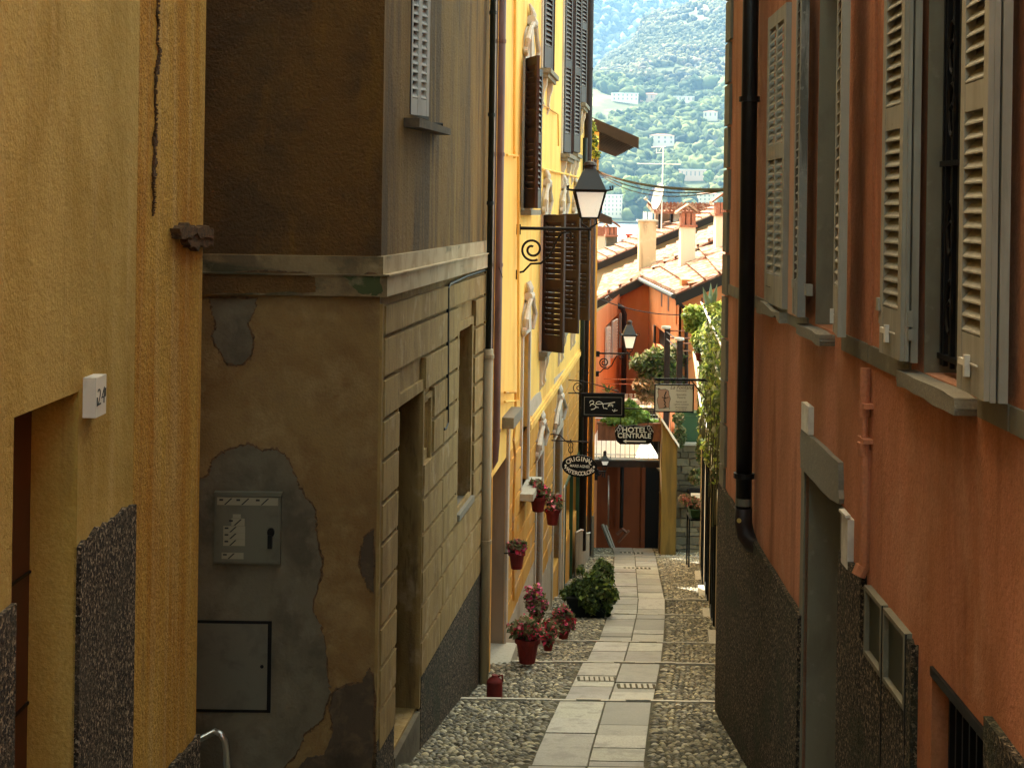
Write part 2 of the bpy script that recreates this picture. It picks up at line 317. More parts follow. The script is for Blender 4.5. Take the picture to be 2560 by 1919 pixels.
build(mb, 'street', M['joint'], kind='structure', label='cobbled lane falling in long shallow steps')
# kerbs at the steps
mb = MB()
for i, (a, za, b, zb) in enumerate(TREADS[:-1]):
    sl_ = (zb-za)/(b-a); wd = .055 if b < 30 else .10
    for q in range(14):
        x0 = lx(b)-.3; x1 = rx(b)+.3
        xa = x0+(x1-x0)*q/14; xb = x0+(x1-x0)*(q+1)/14-.006
        j = random.uniform(-.008, .008); j2 = random.uniform(-.006, .008)
        mb.hexa([(xa, b-wd+j, zb-.2), (xb, b-wd+j, zb-.2), (xb, b+.012+j, zb-.2), (xa, b+.012+j, zb-.2)],
                [(xa, b-wd+j, zb-sl_*wd+.022+j2), (xb, b-wd+j, zb-sl_*wd+.022+j2), (xb, b+.012+j, zb+.02+j2), (xa, b+.012+j, zb+.02+j2)])
build(mb, 'step_edges', M['kerb'], kind='structure', label='pale stone edges of the shallow steps')
# paired granite slabs
mb = MB(); cols = []
def slab(x0, x1, Y0, Y1, side, k):
    g = .009; c = (.34, .33, .285)
    t = random.uniform(.62, 1.25); col = (c[0]*t, c[1]*t*random.uniform(.97, 1.02), c[2]*t*random.uniform(.92, 1.03), 1)
    j = random.uniform(-.004, .008); Y0 += random.uniform(0, .008)
    pts = []
    for Y in (Y0+g, Y1-g):
        for w_ in (x0, x1): pts.append((pcx(Y)+w_*PW(Y)+(g if w_ == x0 else -g), Y, zg(min(max(Y, Y0+1e-4), Y1-1e-4))+.018+j))
    a, b, d, c_ = pts
    T = [a, b, c_, d]; Bt = [(q[0], q[1], q[2]-.05) for q in T]
    n0 = len(mb.v); mb.hexa(Bt, T); cols.extend([col]*(len(mb.v)-n0))
for a, za, b, zb in [(5.3, 0, 8.1, 0), (8.1, 0, 10.9, 0)]+TREADS:
    for side in (0, 1):
        Y = a+.015; 
        while Y < b-.1:
            L = random.uniform(.38, .85)
            e = Y+L
            if e > b-.45: e = b-.095
            slab(-1+side, side, Y, e, side, 0); Y = e
            if e >= b-.1: break
mb.c = cols
build(mb, 'paved_path', M['slab'], kind='structure', label='double row of grey granite slabs down the lane')
# cobbles, thousands of them
def cobbles():
    th = np.linspace(0, 2*np.pi, 7)[:-1]
    ring = lambda r, z: np.stack([r*np.cos(th), r*np.sin(th), np.full(6, z)], 1)
    T = np.vstack([ring(1, -.25), ring(.86, .42), ring(.45, .85), [[0, 0, .98]]]); nv = len(T)
    fs = []
    for r in range(2):
        for k in range(6): fs.append((r*6+k, r*6+(k+1) % 6, (r+1)*6+(k+1) % 6, (r+1)*6+k))
    tris = [(12+k, 12+(k+1) % 6, 18) for k in range(6)]
    pts = []
    for a, za, b, zb in [(8.1, 0, 10.9, 0)]+TREADS:
        Y = a+.04
        while Y < b-.1:
            for (xa, xb) in ((lx(Y)-.06, pcx(Y)-PW(Y)-.03), (pcx(Y)+PW(Y)+.03, rx(Y)+.05)):
                x = xa+random.uniform(0, .05)
                while x < xb:
                    edge = min(abs(x-(pcx(Y)-PW(Y))), abs(x-(pcx(Y)+PW(Y)))) < .13
                    s = random.uniform(.8, 1.25)
                    lng = (.040 if edge else .033)*s; sh = .0185*random.uniform(.8, 1.25)
                    rot = (0 if edge else random.gauss(0, .55))
                    pts.append((x, Y+random.uniform(-.012, .012), zg(min(Y, b-1e-3)), lng, sh, rot, edge))
                    x += (.074 if edge else .058)*random.uniform(.9, 1.15)
            Y += .038*random.uniform(.92, 1.1)
    A = np.array(pts); n = len(A)
    V = np.empty((n, nv, 3)); c, s = np.cos(A[:, 5]), np.sin(A[:, 5])
    lx_, ly_ = T[None, :, 0]*A[:, 3:4], T[None, :, 1]*A[:, 4:5]
    V[:, :, 0] = A[:, 0:1]+lx_*c[:, None]-ly_*s[:, None]; V[:, :, 1] = A[:, 1:2]+lx_*s[:, None]+ly_*c[:, None]
    V[:, :, 2] = A[:, 2:3]+T[None, :, 2]*(.017+.006*rng.random((n, 1)))-.004+rng.normal(0, .002, (n, 1))
    quads = (np.arange(n)[:, None, None]*nv+np.array(fs)[None]).reshape(-1, 4)
    tri = (np.arange(n)[:, None, None]*nv+np.array(tris)[None]).reshape(-1, 3)
    b = rng.choice([.07, .13, .21, .32, .50], n, p=[.2, .25, .25, .2, .10])*rng.uniform(.8, 1.2, n)
    hue = rng.random(n); C = np.ones((n, nv, 4)); C[:, :, 0] = (b*(1+.10*hue))[:, None]; C[:, :, 1] = (b*.94)[:, None]; C[:, :, 2] = (b*(.72-.18*hue))[:, None]
    m = MB(); m.v = V.reshape(-1, 3).tolist(); m.f = quads.tolist()+tri.tolist(); m.c = C.reshape(-1, 4)
    o = build(m, 'cobblestones', M['pebble'], kind='stuff', smooth=True, base=(0, 0, 0), label='grey river cobbles set on edge either side of the slabs', cat='cobblestones')
    print('cobbles', n)
cobbles()
# town ground, lake
mb = MB(); mb.quad((-60, 38.5, -11), (80, 38.5, -11), (80, 90, -14.5), (-60, 90, -14.5)); mb.quad((-60, -30, -11), (80, -30, -11), (80, 38.5, -11), (-60, 38.5, -11))
build(mb, 'ground', M['joint'], kind='structure')
mb = MB(); mb.quad((-9000, -9000, -15), (9000, -9000, -15), (9000, 9000, -15), (-9000, 9000, -15))
build(mb, 'lake', M['water'], kind='structure', label='pale lake between the roofs and the far shore')
# ------------------------------------------------------------------ helpers for house furniture
def leaf_mesh(W0, W1, z0, z1, th, panels, ncol=1, pitch=.05, stile=.055, tilt=38, out=1, mid=.05):
    """louvred leaf between world xy points W0 and W1 (bottom line); out = side facing the viewer"""
    a = Vector((W0[0], W0[1], 0)); b = Vector((W1[0], W1[1], 0)); d = (b-a); wd = d.length; d.normalize()
    n = Vector((d.y, -d.x, 0))*out
    class L:
        def p(self, s, o, z): return a+d*s+n*o+Vector((0, 0, z))
    L = L(); mb = MB()
    mb.box(L, 0, stile, -th/2, th/2, z0, z1); mb.box(L, wd-stile, wd, -th/2, th/2, z0, z1)
    colw = (wd-2*stile-(ncol-1)*mid)/ncol
    for c in range(1, ncol): 
        x = stile+c*colw+(c-1)*mid; mb.box(L, x, x+mid, -th/2, th/2, z0, z1)
    cuts = sorted(panels)
    for c in range(ncol):
        x0 = stile+c*(colw+mid); x1 = x0+colw; z = z0
        for (p0, p1) in cuts:
            mb.box(L, x0, x1, -th/2+.002, th/2-.002, z, p0); z = p1
            k = int((p1-p0)/pitch); pt = (p1-p0)/k; h = pt*.62
            for i in range(k):
                zc = p0+pt*(i+.5); ca, sa = math.cos(R(tilt)), math.sin(R(tilt)); hl = pt*.66; t2 = .0035
                # slat runs from inner/top to outer/bottom
                q = []
                e = th*.46; q = [(-e, zc+pt*.38), (e, zc-pt*.42), (e, zc-pt*.30), (-e, zc+pt*.50)]
                A = [L.p(x0, o_, z_) for o_, z_ in q]; B = [L.p(x1, o_, z_) for o_, z_ in q]
                mb.add(A+B, [(0, 1, 2, 3), (7, 6, 5, 4), (0, 4, 5, 1), (1, 5, 6, 2), (2, 6, 7, 3), (3, 7, 4, 0)])
        mb.box(L, x0, x1, -th/2+.002, th/2-.002, z, z1)
    return mb, L, wd
def rough_poly(pts, n=5, amp=.012):
    out = []
    for i in range(len(pts)):
        a, b = pts[i], pts[(i+1) % len(pts)]
        for k in range(n):
            t = k/n; out.append((a[0]+(b[0]-a[0])*t+random.gauss(0, amp), a[1]+(b[1]-a[1])*t+random.gauss(0, amp)))
    return out
def sheet(mb, W, pts, o, back=.02): return mb.prism(W, pts, o-back, o)
def pp(W, pts, o=0.0): return [W.hit(u, v, o) for u, v in pts]
def text_mesh(s, size, to, extr=.002, shear=0, bold=0.0, align='CENTER'):
    cu = bpy.data.curves.new('lettering', 'FONT'); cu.body = s; cu.size = size; cu.extrude = extr; cu.shear = shear; cu.offset = bold; cu.align_x = align; cu.align_y = 'CENTER'; cu.resolution_u = 3
    o = bpy.data.objects.new('lettering', cu); COL.objects.link(o)
    dg = bpy.context.evaluated_depsgraph_get(); me = bpy.data.meshes.new_from_object(o.evaluated_get(dg))
    mb = MB(); mb.add([to(v.co.x, v.co.y, v.co.z) for v in me.vertices], [tuple(p.vertices) for p in me.polygons])
    bpy.data.objects.remove(o); bpy.data.curves.remove(cu); bpy.data.meshes.remove(me)
    return mb
M['crack'] = mat('crumbling_brown_mortar', (.13,.07,.03), [((.05,.03,.015), 30, .45,.7,.8)], .95, [(80,1,.02)])
# ------------------------------------------------------------------ near ochre house (left)
TOPL = 6.0; YBEIGE = 9.96
t = thing('ochre_house', 'near ochre plastered house with rust streaks and rough granite base at the left', 'house', (-2.5, 0, -2))
D0 = AW.hit(35, 1047); D1 = AW.hit(197, 975); dz = (D0[1]+D1[1])/2
door_hole = (D0[0], D1[0], -4.2, dz, .225)
mb = cells(AW, -5, 7.31, -4.6, TOPL, [door_hole])
# end wall, back, flat closure
E = BW.p(8.44, 0, 0); 
build(mb, 'wall', M['yel_near'], t)
mb = MB()
mb.quad(BW.p(7.31, 0, -4.8), BW.p(8.44, 0, -4.8), BW.p(8.44, 0, TOPL), BW.p(7.31, 0, TOPL))
mb.quad((E.x, E.y, -4.8), (-9, 8.44, -4.8), (-9, 8.44, TOPL), (E.x, E.y, TOPL))
build(mb, 'buttress_wall', M['yel_rust'], t, label='rust streaked corner wall')
mb = MB(); mb.wbox(-9, E.x+.12, -5, 8.62, TOPL, TOPL+.22); build(mb, 'roof', M['wood_dk'], t)
mb = MB(); zt = -.947*1.65
z_ = lambda s: zt+.03*math.sin(s*9)+.015*math.sin(s*31)
def plinth(W, s0, s1, ztop, zbot, o, n=8, amp=.015):
    pts = [(s0, zbot)]+[(s0+(s1-s0)*k/n, ztop+random.uniform(-amp, amp)) for k in range(n+1)]+[(s1, zbot)]
    return MB().prism(W, pts, -.01, o)
a = plinth(AW, D1[0], 7.31-.003, zt, -4.6, .022, 14, .02); b = plinth(AW, -5, D0[0], zt-.06, -4.6, .022, 30)
mb.add(a.v, a.f); mb.add(b.v, b.f)
c = plinth(BW, BW.hit(420, 1919)[0], 8.44, -1.94*1.65, -4.6, .03); mb.add(c.v, c.f)
build(mb, 'plinth', M['granite'], t)
# recessed door
dr = thing('door', None, None, (0, 0, 0)); dr.parent = t; dr.location = (2.5, 0, 2); WL['door'] = np.array((0, 0, 0.))
mb = MB(); mb.box(AW, D0[0]-.1, D1[0]+.1, -.30, -.215, -4.2, dz+.1); build(mb, 'door_leaf', M['door_red'], dr)
for zz in (-1.7, -2.3, -2.9): build(MB().box(AW, D0[0], D1[0], -.217, -.206, zz, zz+.012), 'rail', M['black'], dr)
# broken stone stub + old chase in the plaster
mb = MB(); s0, s1 = BW.hit(415, 580)[0], 8.46; zz = BW.hit(450, 580)[1]
pts = rough_poly([(s0+.1, zz-.02), (s1+.0, zz-.05), (s1+.0, zz+.0), (s0+.5, zz+.035), (s0+.1, zz+.035)], 9, .013)
mb.prism(BW, pts, -.02, .06); pts = rough_poly([(s0+.3, zz-.09), (s1+.03, zz-.08), (s1+.03, zz-.03), (s0+.2, zz-.02)], 9, .010); mb.prism(BW, pts, -.02, .05)
build(mb, 'stone_stub', M['crack'], t, label='broken mossy stone stub')
mb = MB(); pth = [(392, -40), (391, 40), (394, 60), (390, 110), (398, 122), (388, 190), (386, 260), (388, 320), (384, 335), (383, 440), (381, 470), (384, 500), (381, 540)]
wid = [.008, .010, .005, .010, .02, .007, .010, .013, .022, .016, .007, .014, .003]
L_ = [BW.hit(u, v) for u, v in pth]
for i in range(len(L_)-1):
    (sa, za), (sb, zb) = L_[i], L_[i+1]
    NK = 14
    for k in range(NK):
        t0, t1 = k/NK, (k+1.1)/NK; w0 = wid[i]*random.uniform(.35, 1.5); sa += random.gauss(0, .003); 
        mb.prism(BW, [(sa+(sb-sa)*t0-w0, za+(zb-za)*t0), (sa+(sb-sa)*t0+w0, za+(zb-za)*t0), (sa+(sb-sa)*t1+w0, za+(zb-za)*t1), (sa+(sb-sa)*t1-w0*.8, za+(zb-za)*t1)], -.01, random.uniform(.004, .018))
build(mb, 'cracked_seam', M['crack'], t)
mb = MB(); mb.wbox(-9, -2.15, 8.45, YBEIGE, 2.4, TOPL-.01); build(mb, 'passage_sky_blocker', M['yel_rust'], t, label='unseen block added over the side passage to shut out sky light')  # added above the view to keep sky light off the beige front
# number plate 24
s0, z0 = AW.hit(233, 1050, .05); s1, z1 = AW.hit(260, 940, .05); k = 0
t = thing('house_number_plate', 'thick white marble block carved with the number 24 on the ochre wall', 'number plate', AW.p(s0, 0, z0))
zb = z0+.01; ztp = AW.hit(233, 945, .05)[1]
mb = MB(); mb.box(AW, s0, s1, -.01, .062, zb, ztp); build(mb, 'plate', M['marble'], t)
cs, cz, hh = (s0+s1)/2, (zb+ztp)/2-.005, (ztp-zb)
mb = text_mesh("24", hh*.62, lambda x, y, z: AW.p(cs+x*1.05, .0625+z, cz+y), .0015, 0, -.002)
mb.box(AW, s0+.012, s0+.022, .06, .0645, cz-.035, cz+.005); mb.box(AW, s1-.022, s1-.012, .06, .0645, cz-.005, cz+.035)
build(mb, 'lettering', M['text_dark'], t)
# ------------------------------------------------------------------ beige corner house
TOPB = 10.5; YB = 10.0; FB = Front(YB); XC = CW.p(YB, 0, 0).x
t = thing('beige_house', 'old beige corner house, dark brown above its cornice with banded plaster on the lane side', 'house', (XC-1, YB+1, -4.5))
beige = t
zc0, zc1, zc2 = -.643, -.486, -.357
mb = cells(FB, -8, XC, -6, zc0, []); build(mb, 'front_wall', M['beige_low'], t)
# side wall : lower part with openings and banding, upper part brown
so = lambda u, v: CW.hit(u, v)
DB = (so(987, 1300)[0], so(1047, 1300)[0]+.03, -4.17, so(987, 1021)[1], .38)
WB = (so(1143, 1000)[0], so(1176, 1000)[0], so(1160, 1258)[1], so(1150, 830)[1], .30)
NB = (so(1055.5, 1080)[0], so(1073, 1080)[0], so(1062, 1128)[1], so(1065, 1008)[1], .06)
SE = 15.32
rows = [-3.93, -3.62, -3.32, -3.03, -2.73, -2.43, -2.135, -1.83, -1.535, -1.24, -.94, -.70]
mb = cells(CW, YB, SE, -6, -.5, [DB, WB, NB], o=-.014)
# raised blocks between the joints
def blocks():
    g = .019
    for r in range(len(rows)-1):
        za, zb_ = rows[r]+g, rows[r+1]-g
        if zb_-za < .05: continue
        spans = [(YB+.07, SE-.06)]
        zm = (za+zb_)/2
        for h in (DB, WB, NB):
            mS = .10 if h is WB else (.03 if h is DB else .07)
            if h[2]-.08 < zm < h[3]+.16:
                ns = []
                for a, b in spans:
                    if h[1]+mS <= a or h[0]-mS >= b: ns.append((a, b)); continue
                    if h[0]-mS > a: ns.append((a, h[0]-mS))
                    if h[1]+mS < b: ns.append((h[1]+mS, b))
                spans = ns
        j = CW.hit(1100 if r % 2 else 1096, 1400)[0]
        ns = []
        for a, b in spans:
            if a < j-.15 and b > j+.15 and r < 8: ns += [(a, j-.012), (j+.012, b)]
            else: ns.append((a, b))
        for a, b in ns:
            if b-a < .04: continue
            mb.box(CW, a, b, -.014, .030+random.uniform(0, .003), za, zb_)
blocks(); 
mb.box(CW, YB, YB+.055, -.014, .022, -6, -.7)
build(mb, 'side_wall', M['beige_side'], t)
mb = MB(); mb.frame(CW, WB[0]-.075, WB[1]+.075, WB[2]-.02, WB[3]+.10, .075, -.012, .012)
build(mb, 'window_surround', M['beige_side'], t); mb = MB()
for W_, o_ in ((NB, .014),): mb.frame(CW, W_[0]-.05, W_[1]+.05, W_[2]-.14, W_[3]+.08, .045, -.012, o_)
build(mb, 'niche_surround', M['beige_side'], t); mb = MB()
mb.box(CW, DB[0]-.025, DB[0], -.35, .016, DB[2], DB[3]+.09); mb.box(CW, DB[1], DB[1]+.05, -.35, .02, DB[2], DB[3]+.09); mb.box(CW, DB[0], DB[1], -.35, .016, DB[3], DB[3]+.09)
build(mb, 'door_surround', M['beige_side'], t)
mb = MB(); mb.box(CW, WB[0]-.06, WB[1]+.05, -.3, .05, WB[2]-.05, WB[2]+.01); build(mb, 'window_sill', M['stone'], t)
mb = MB(); mb.box(CW, WB[0], WB[1], -.32, -.29, WB[2], WB[3]); build(mb, 'window', M['shutter_brown'], t)
mb = MB(); mb.box(CW, DB[0], DB[1], -.42, -.375, DB[2], DB[3]); build(mb, 'door', M['door_olive'], t)
mb = MB(); mb.box(CW, DB[0]+.0, DB[1]+.0, -.34, .03, DB[2]-.4, DB[2]-.02); build(mb, 'doorstep', M['cement'], t)
a = plinth(CW, DB[1]+.05, SE, -3.93, -6, .026, 14, .012); b = plinth(CW, YB, DB[0]-.03, -3.82, -6, .024, 3, .01); a.add(b.v, b.f)
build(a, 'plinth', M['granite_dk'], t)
mb = MB(); pl = [(DB[1]+.08, -3.93), (SE-.02, -3.92), (SE-.02, -3.80), (DB[1]+.5, -3.82)]; mb.prism(CW, rough_poly(pl, 6, .01), -.01, .021); build(mb, 'plinth_border', M['cement'], t)
# upper walls
mb = MB(); XU = XC+.005
mb.quad((-8, YB+.0, zc2), (XU, YB, zc2), (XU, YB, TOPB), (-8, YB, TOPB)); build(mb, 'upper_front_wall', M['brown_up'], t)
SB = (CW.hit(1010, 250)[0], CW.hit(1010, 250)[0]+.9)
mb = cells(CW, YB, SE, zc2, TOPB, [], o=.005); 
mb.quad(CW.p(SE, 0.005, -6), (-8, SE+1, -6), (-8, SE+1, TOPB), CW.p(SE, 0.005, TOPB)); build(mb, 'upper_side_wall', M['brown_side'], t)
mb = MB(); mb.hexa([(-8, YB-.35, TOPB), (XC+.4, YB-.35, TOPB), (XC+.9, SE+.2, TOPB), (-8, SE+.2, TOPB)], [(-8, YB-.35, TOPB+.2), (XC+.4, YB-.35, TOPB+.2), (XC+.9, SE+.2, TOPB+.2), (-8, SE+.2, TOPB+.2)]); build(mb, 'roof', M['wood_dk'], t)
# cornice wraps the corner
mb = MB(); mf = MB()
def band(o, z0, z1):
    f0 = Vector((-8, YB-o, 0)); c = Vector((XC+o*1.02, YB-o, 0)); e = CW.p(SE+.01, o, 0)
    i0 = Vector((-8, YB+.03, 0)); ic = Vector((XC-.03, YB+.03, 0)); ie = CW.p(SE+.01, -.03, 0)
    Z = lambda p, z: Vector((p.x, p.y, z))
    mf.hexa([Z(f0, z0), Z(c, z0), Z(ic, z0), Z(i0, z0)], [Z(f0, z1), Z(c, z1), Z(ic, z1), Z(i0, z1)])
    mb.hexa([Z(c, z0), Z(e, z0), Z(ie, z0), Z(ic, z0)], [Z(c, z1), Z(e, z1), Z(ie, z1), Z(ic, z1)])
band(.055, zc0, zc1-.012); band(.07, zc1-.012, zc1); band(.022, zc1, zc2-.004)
build(mb, 'cornice', M['cornice'], t); build(mf, 'front_cornice', mat('shade_dark_cornice_plaster', (.20,.155,.09), [((.10,.075,.045), (3,3,2), .42,.65,.8), ((.05,.055,.03), (1.1,1.1,4), .55,.7,.7), ((.28,.23,.15), 5, .55,.75,.6)], .9, [(40,.6,.01)]), t, label='front length of the cornice, its stained plaster darkened to stand in for shade')  # front gets a darker cornice plaster, its shade put into the colour
def patch(name, W, px, o, m, lab, amp=.005, n=9, back=.012):
    P0 = pp(W, px, o); pts = rough_poly(P0, n, amp); mb = MB(); mb.prism(W, pts, o-back, o)
    cx = sum(q[0] for q in P0)/len(P0); cz = sum(q[1] for q in P0)/len(P0); rim = []
    for i, q in enumerate(pts):
        d = math.hypot(q[0]-cx, q[1]-cz)+1e-6; e = .006+.014*abs(math.sin(i*.7)*math.sin(i*.23))+random.uniform(0, .008); rim.append((q[0]+(q[0]-cx)/d*e, q[1]+(q[1]-cz)/d*e))
    b = build(mb, name, m, beige, label=lab); build(MB().prism(W, rim, o-back-.002, o-.0035), 'crumbled_edge', M['crack'], beige); return b
s2 = lambda L: [(x*.5787, 960+y*.5787) for x, y in L]
patch('plaster_patch', FB, s2([(700,470),(845,430),(900,390),(920,330),(980,290),(1060,262),(1130,290),(1190,285),(1240,320),(1275,400),(1290,450),(1360,540),(1365,650),(1390,780),(1345,970),(1400,1080),(1410,1250),(1425,1330),(1390,1450),(1320,1500),(1280,1590),(1200,1690),(700,1700)]), .007, M['cement'], 'large grey cement patch around the meter cabinet')
patch('plaster_patch', FB, s2([(1425,1400),(1440,1330),(1500,1300),(1560,1290),(1590,1230),(1612,1270),(1606,1700),(1250,1700),(1330,1610),(1400,1600),(1440,1500)]), .008, M['damp'], 'dark damp patch at the foot of the corner')
patch('plaster_patch', FB, s2([(1560,720),(1575,660),(1612,630),(1612,900),(1590,880),(1560,800)]), .006, M['damp'], 'small damp patch on the corner edge', .004)
s1_ = lambda L: [(x*.5787, y*.5787) for x, y in L]
patch('plaster_patch', FB, s1_([(905,1290),(1110,1290),(1095,1350),(1070,1400),(1090,1470),(1085,1530),(1040,1575),(980,1565),(940,1500),(920,1450),(935,1400),(915,1340)]), .007, M['cement'], 'tongue shaped cement repair under the cornice')
FB2 = Front(YB-.055)
patch('cornice_repair', FB2, s1_([(860,1180),(1180,1172),(1320,1180),(1362,1200),(1365,1262),(860,1268)]), .002, M['brown_up'], 'dark brown stain on the cornice', .004)
patch('cornice_repair', FB2, s1_([(1480,1190),(1640,1188),(1652,1272),(1560,1272)]), .003, mat('green_moss_stain', (.05,.06,.02), [((.18,.15,.09), 7, .5,.7,.8)], .95), 'green moss stain on the cornice corner', .006)
# meter cabinet
def fb(u, v): return FB.hit(u, v)
x0, z1 = fb(541, 1229); x1, z0 = fb(703, 1405)
t = thing('meter_cabinet', 'grey green metal meter cabinet with stickers and a black lock in the cement patch', 'cabinet', (x0, YB, z0))
mb = MB(); mb.box(FB, x0, x1, -.01, .055, z0, z1); mb.box(FB, x0-.004, x1+.006, .0, .065, z1-.015, z1+.012); build(mb, 'cabinet_body', M['box_grey'], t)
mb = MB(); mb.box(FB, x0+.012, x1-.014, .055, .060, z0+.012, z1-.022); build(mb, 'cabinet_door', M['box_grey'], t)
W_, H_ = x1-x0, z1-z0
def rel(a, b): return x0+W_*a, z1-H_*b
def sticker(a0, a1, b0, b1, nm='sticker', marks=()):
    (xa, za), (xb, zb_) = rel(a0, b0), rel(a1, b1); mb = MB(); mb.box(FB, xa, xb, .059, .0615, zb_, za); s = build(mb, nm, M['label'], t)
    for q in marks:
        mb = MB()
        xx = xa+(xb-xa)*q; hgt = za-zb_
        mb.prism(FB, [(xx-.012, zb_+hgt*.05), (xx+.0, zb_+hgt*.05), (xx+hgt*.9, za-hgt*.1), (xx+hgt*.9-.012, za-hgt*.1)], .061, .0622)
        mb.box(FB, xx-.045, xx-.018, .061, .0622, zb_+hgt*.55, zb_+hgt*.8)
        build(mb, 'mark', M['text_dark'], s)
sticker(.04, .96, .05, .16, marks=(.14, .42, .74))
for k, b in enumerate((.46, .555, .65)): sticker(.14, .47, b, b+.092, marks=(.35,))
sticker(.26, .46, .35, .455, marks=(.3,)); sticker(.28, .40, .29, .345); sticker(.12, .45, .84, .93, marks=(.35,))
mb = MB(); cx_, cz_ = rel(.86, .54); mb.prism(FB, [(cx_+.026*math.cos(a_*math.pi/8), cz_+.033*math.sin(a_*math.pi/8)) for a_ in range(16)], .058, .072)
cx_, cz_ = rel(.845, .69); mb.box(FB, cx_-.014, cx_+.017, .058, .078, cz_-.04, cz_+.055); build(mb, 'lock', M['black'], t)
# lower hatch
x0, z1 = fb(440, 1547); x1, z0 = fb(677, 1779)
t = thing('wall_hatch', 'flat grey metal hatch in a dark frame low on the beige front wall', 'hatch', (x0, YB, z0))
mb = MB(); mb.box(FB, x0, x1, .0, .013, z0, z1); build(mb, 'frame', M['black'], t)
mb = MB(); mb.box(FB, x0, x1-.028, .012, .018, z0+.022, z1-.022); build(mb, 'hatch_door', M['steel'], t)
cx_, cz_ = fb(656, 1663); mb = MB(); mb.prism(FB, [(cx_+.013*math.cos(a_*math.pi/6), cz_+.013*math.sin(a_*math.pi/6)) for a_ in range(12)], .017, .021); build(mb, 'keyhole', M['black'], t)
# handrail in the side passage
pth = [P(440, 1882, 9.55), P(483, 1855, 9.5), P(520, 1836, 9.45), P(538, 1827, 9.42), P(552, 1833, 9.4), P(562, 1850, 9.4), P(566, 1880, 9.4), P(570, 1960, 9.4), P(571, 2200, 9.4)]
mb = MB().tube(pth, .021, 10); build(mb, 'handrail', M['chrome'], None, 'bent steel handrail rising in the passage beside the beige house', 'handrail', smooth=True)
# white trim glimpsed beside the corner
# side window shutter upstairs
sh = thing('louvred_window', None, None, (0, 0, 0)); sh.parent = beige; sh.location = -beige.location; WL['louvred_window'] = np.zeros(3)
A0 = P(1019, 280, 10.98); A1 = P(1067, 280, 11.25); zb_ = -un(1017, 286)[1]*11.0
mb, L, wd = leaf_mesh(A0, A1, zb_, 2.3, .04, [(zb_+.13, 1.9)], 2, .062, .04, 40, 1, .05); build(mb, 'shutter', M['shutter_pale'], sh)
mb = MB(); mb.box(CW, 10.95, 11.75, -.02, .009, zb_, 2.3); build(mb, 'recess', M['dark_in'], sh)
c0 = CW.hit(1001, 292, .05)[0]; c1 = CW.hit(1085, 310, .05)[0]
mb = MB(); mb.prism(CW, [(10.72, zb_-.115), (12.15, zb_-.10), (12.15, zb_-.045), (10.72, zb_-.045)], 0, .13); build(mb, 'window_sill', M['damp'], sh)
mb = MB(); q = P(1078, 309, 12.0); mb.tube([q, P(1105, 310, 12.1), P(1105, 332, 12.1)], .012, 6); build(mb, 'shutter_stay', M['black'], sh)
# pipes and cables on the beige house
def pipe(name, pts, r, m, lab, rings=(), cat='drainpipe', n=12, ringr=1.25):
    mb = MB().tube(pts, r, n); t_ = thing(name, lab, cat, pts[-1]); build(mb, 'pipe', m, t_, smooth=True)
    for q in rings:
        mb = MB().tube([Vector(q)-Vector((0, 0, .02)), Vector(q)+Vector((0, 0, .02))], r*ringr, n); build(mb, 'pipe_clip', m, t_)
    return t_
cp = lambda u, v, o: CW.p(*(lambda h: (h[0], o, h[1]))(CW.hit(u, v, o)))
g = [CW.p(15.1, .07, 10.4), CW.p(15.1, .07, -1.55)]
pipe('drainpipe', g, .032, M['pipe_green'], 'thin dark green downpipe along the edge of the beige house', [CW.p(15.1, .07, z) for z in (1.0, 2.1, .05, 3.2)])
g = [CW.p(15.1, .075, -1.52), CW.p(15.1, .075, -5.22)]
pipe('drainpipe', g, .05, M['pipe_beige'], 'beige painted lower downpipe standing on the cobbles', [CW.p(15.1, .075, -1.6), CW.p(15.1, .075, -3.6)])
g = [CW.p(15.75, .07, 10.4), CW.p(15.75, .07, -2.6), CW.p(15.75, .055, -2.83), CW.p(15.74, .0, -2.93), CW.p(15.73, -.08, -2.97)]
pipe('drainpipe', g, .058, M['pipe_brown'], 'thick brown copper downpipe ending in an elbow at the yellow house', [CW.p(15.75, .07, z) for z in (1.87, .6, -.64, -2.5)], ringr=1.12)
cab = [CW.p(*(lambda h: (h[0], .03, h[1]))(CW.hit(u, v))) for u, v in ((1216, 672), (1160, 690), (1116, 711), (1112, 720), (1111, 900), (1111, 1055), (1106, 1070), (1101, 1072))]
mb = MB().tube(cab, .014, 6); build(mb, 'wall_cable', M['black'], None, 'black cable running under the cornice and down the banded wall', 'cable')
q = CW.p(15.75, .07, -.62); mb = MB().tube([q, q+Vector((.02, -.06, -.05)), q+Vector((.06, -.06, -.16))], .005, 5); build(mb, 'loose_wire', M['black'], None, 'short loose wire sticking out from the brown downpipe', 'wire')
# ------------------------------------------------------------------ terracotta house (right)
TOPR = 4.8; SR = 13.4
t = thing('terracotta_house', 'tall terracotta plastered house with grey shutters filling the right side', 'house', RW.p(8, -1, -4.5)); rh = t
rp = lambda u, v, o=0.0: RW.hit(u, v, o)
W2 = (5.36, 6.20, -.70, 1.48, .17); W1 = (7.95, 8.78, -.70, 1.48, .2); W0 = (9.82, 10.66, -.70, 1.48, .06)
DR = (7.88, 9.02, -4.6, -1.65, .34); GR = (rp(2471, 1850)[0]-.02, rp(2330, 1700)[0], -3.6, rp(2330, 1660)[1], .16)
BX = [(rp(2221, 1500)[0], rp(2178, 1450)[0]), (rp(2281, 1560)[0], rp(2226, 1500)[0])]
ups = [(a, b, 2.9, 4.5, .2) for a, b in ((5.36, 6.20), (7.95, 8.78), (9.82, 10.66))]
mb = cells(RW, -5, SR, -6.2, TOPR, [W2, W1, W0, DR, GR]+ups); E = RW.p(SR, 0, 0)
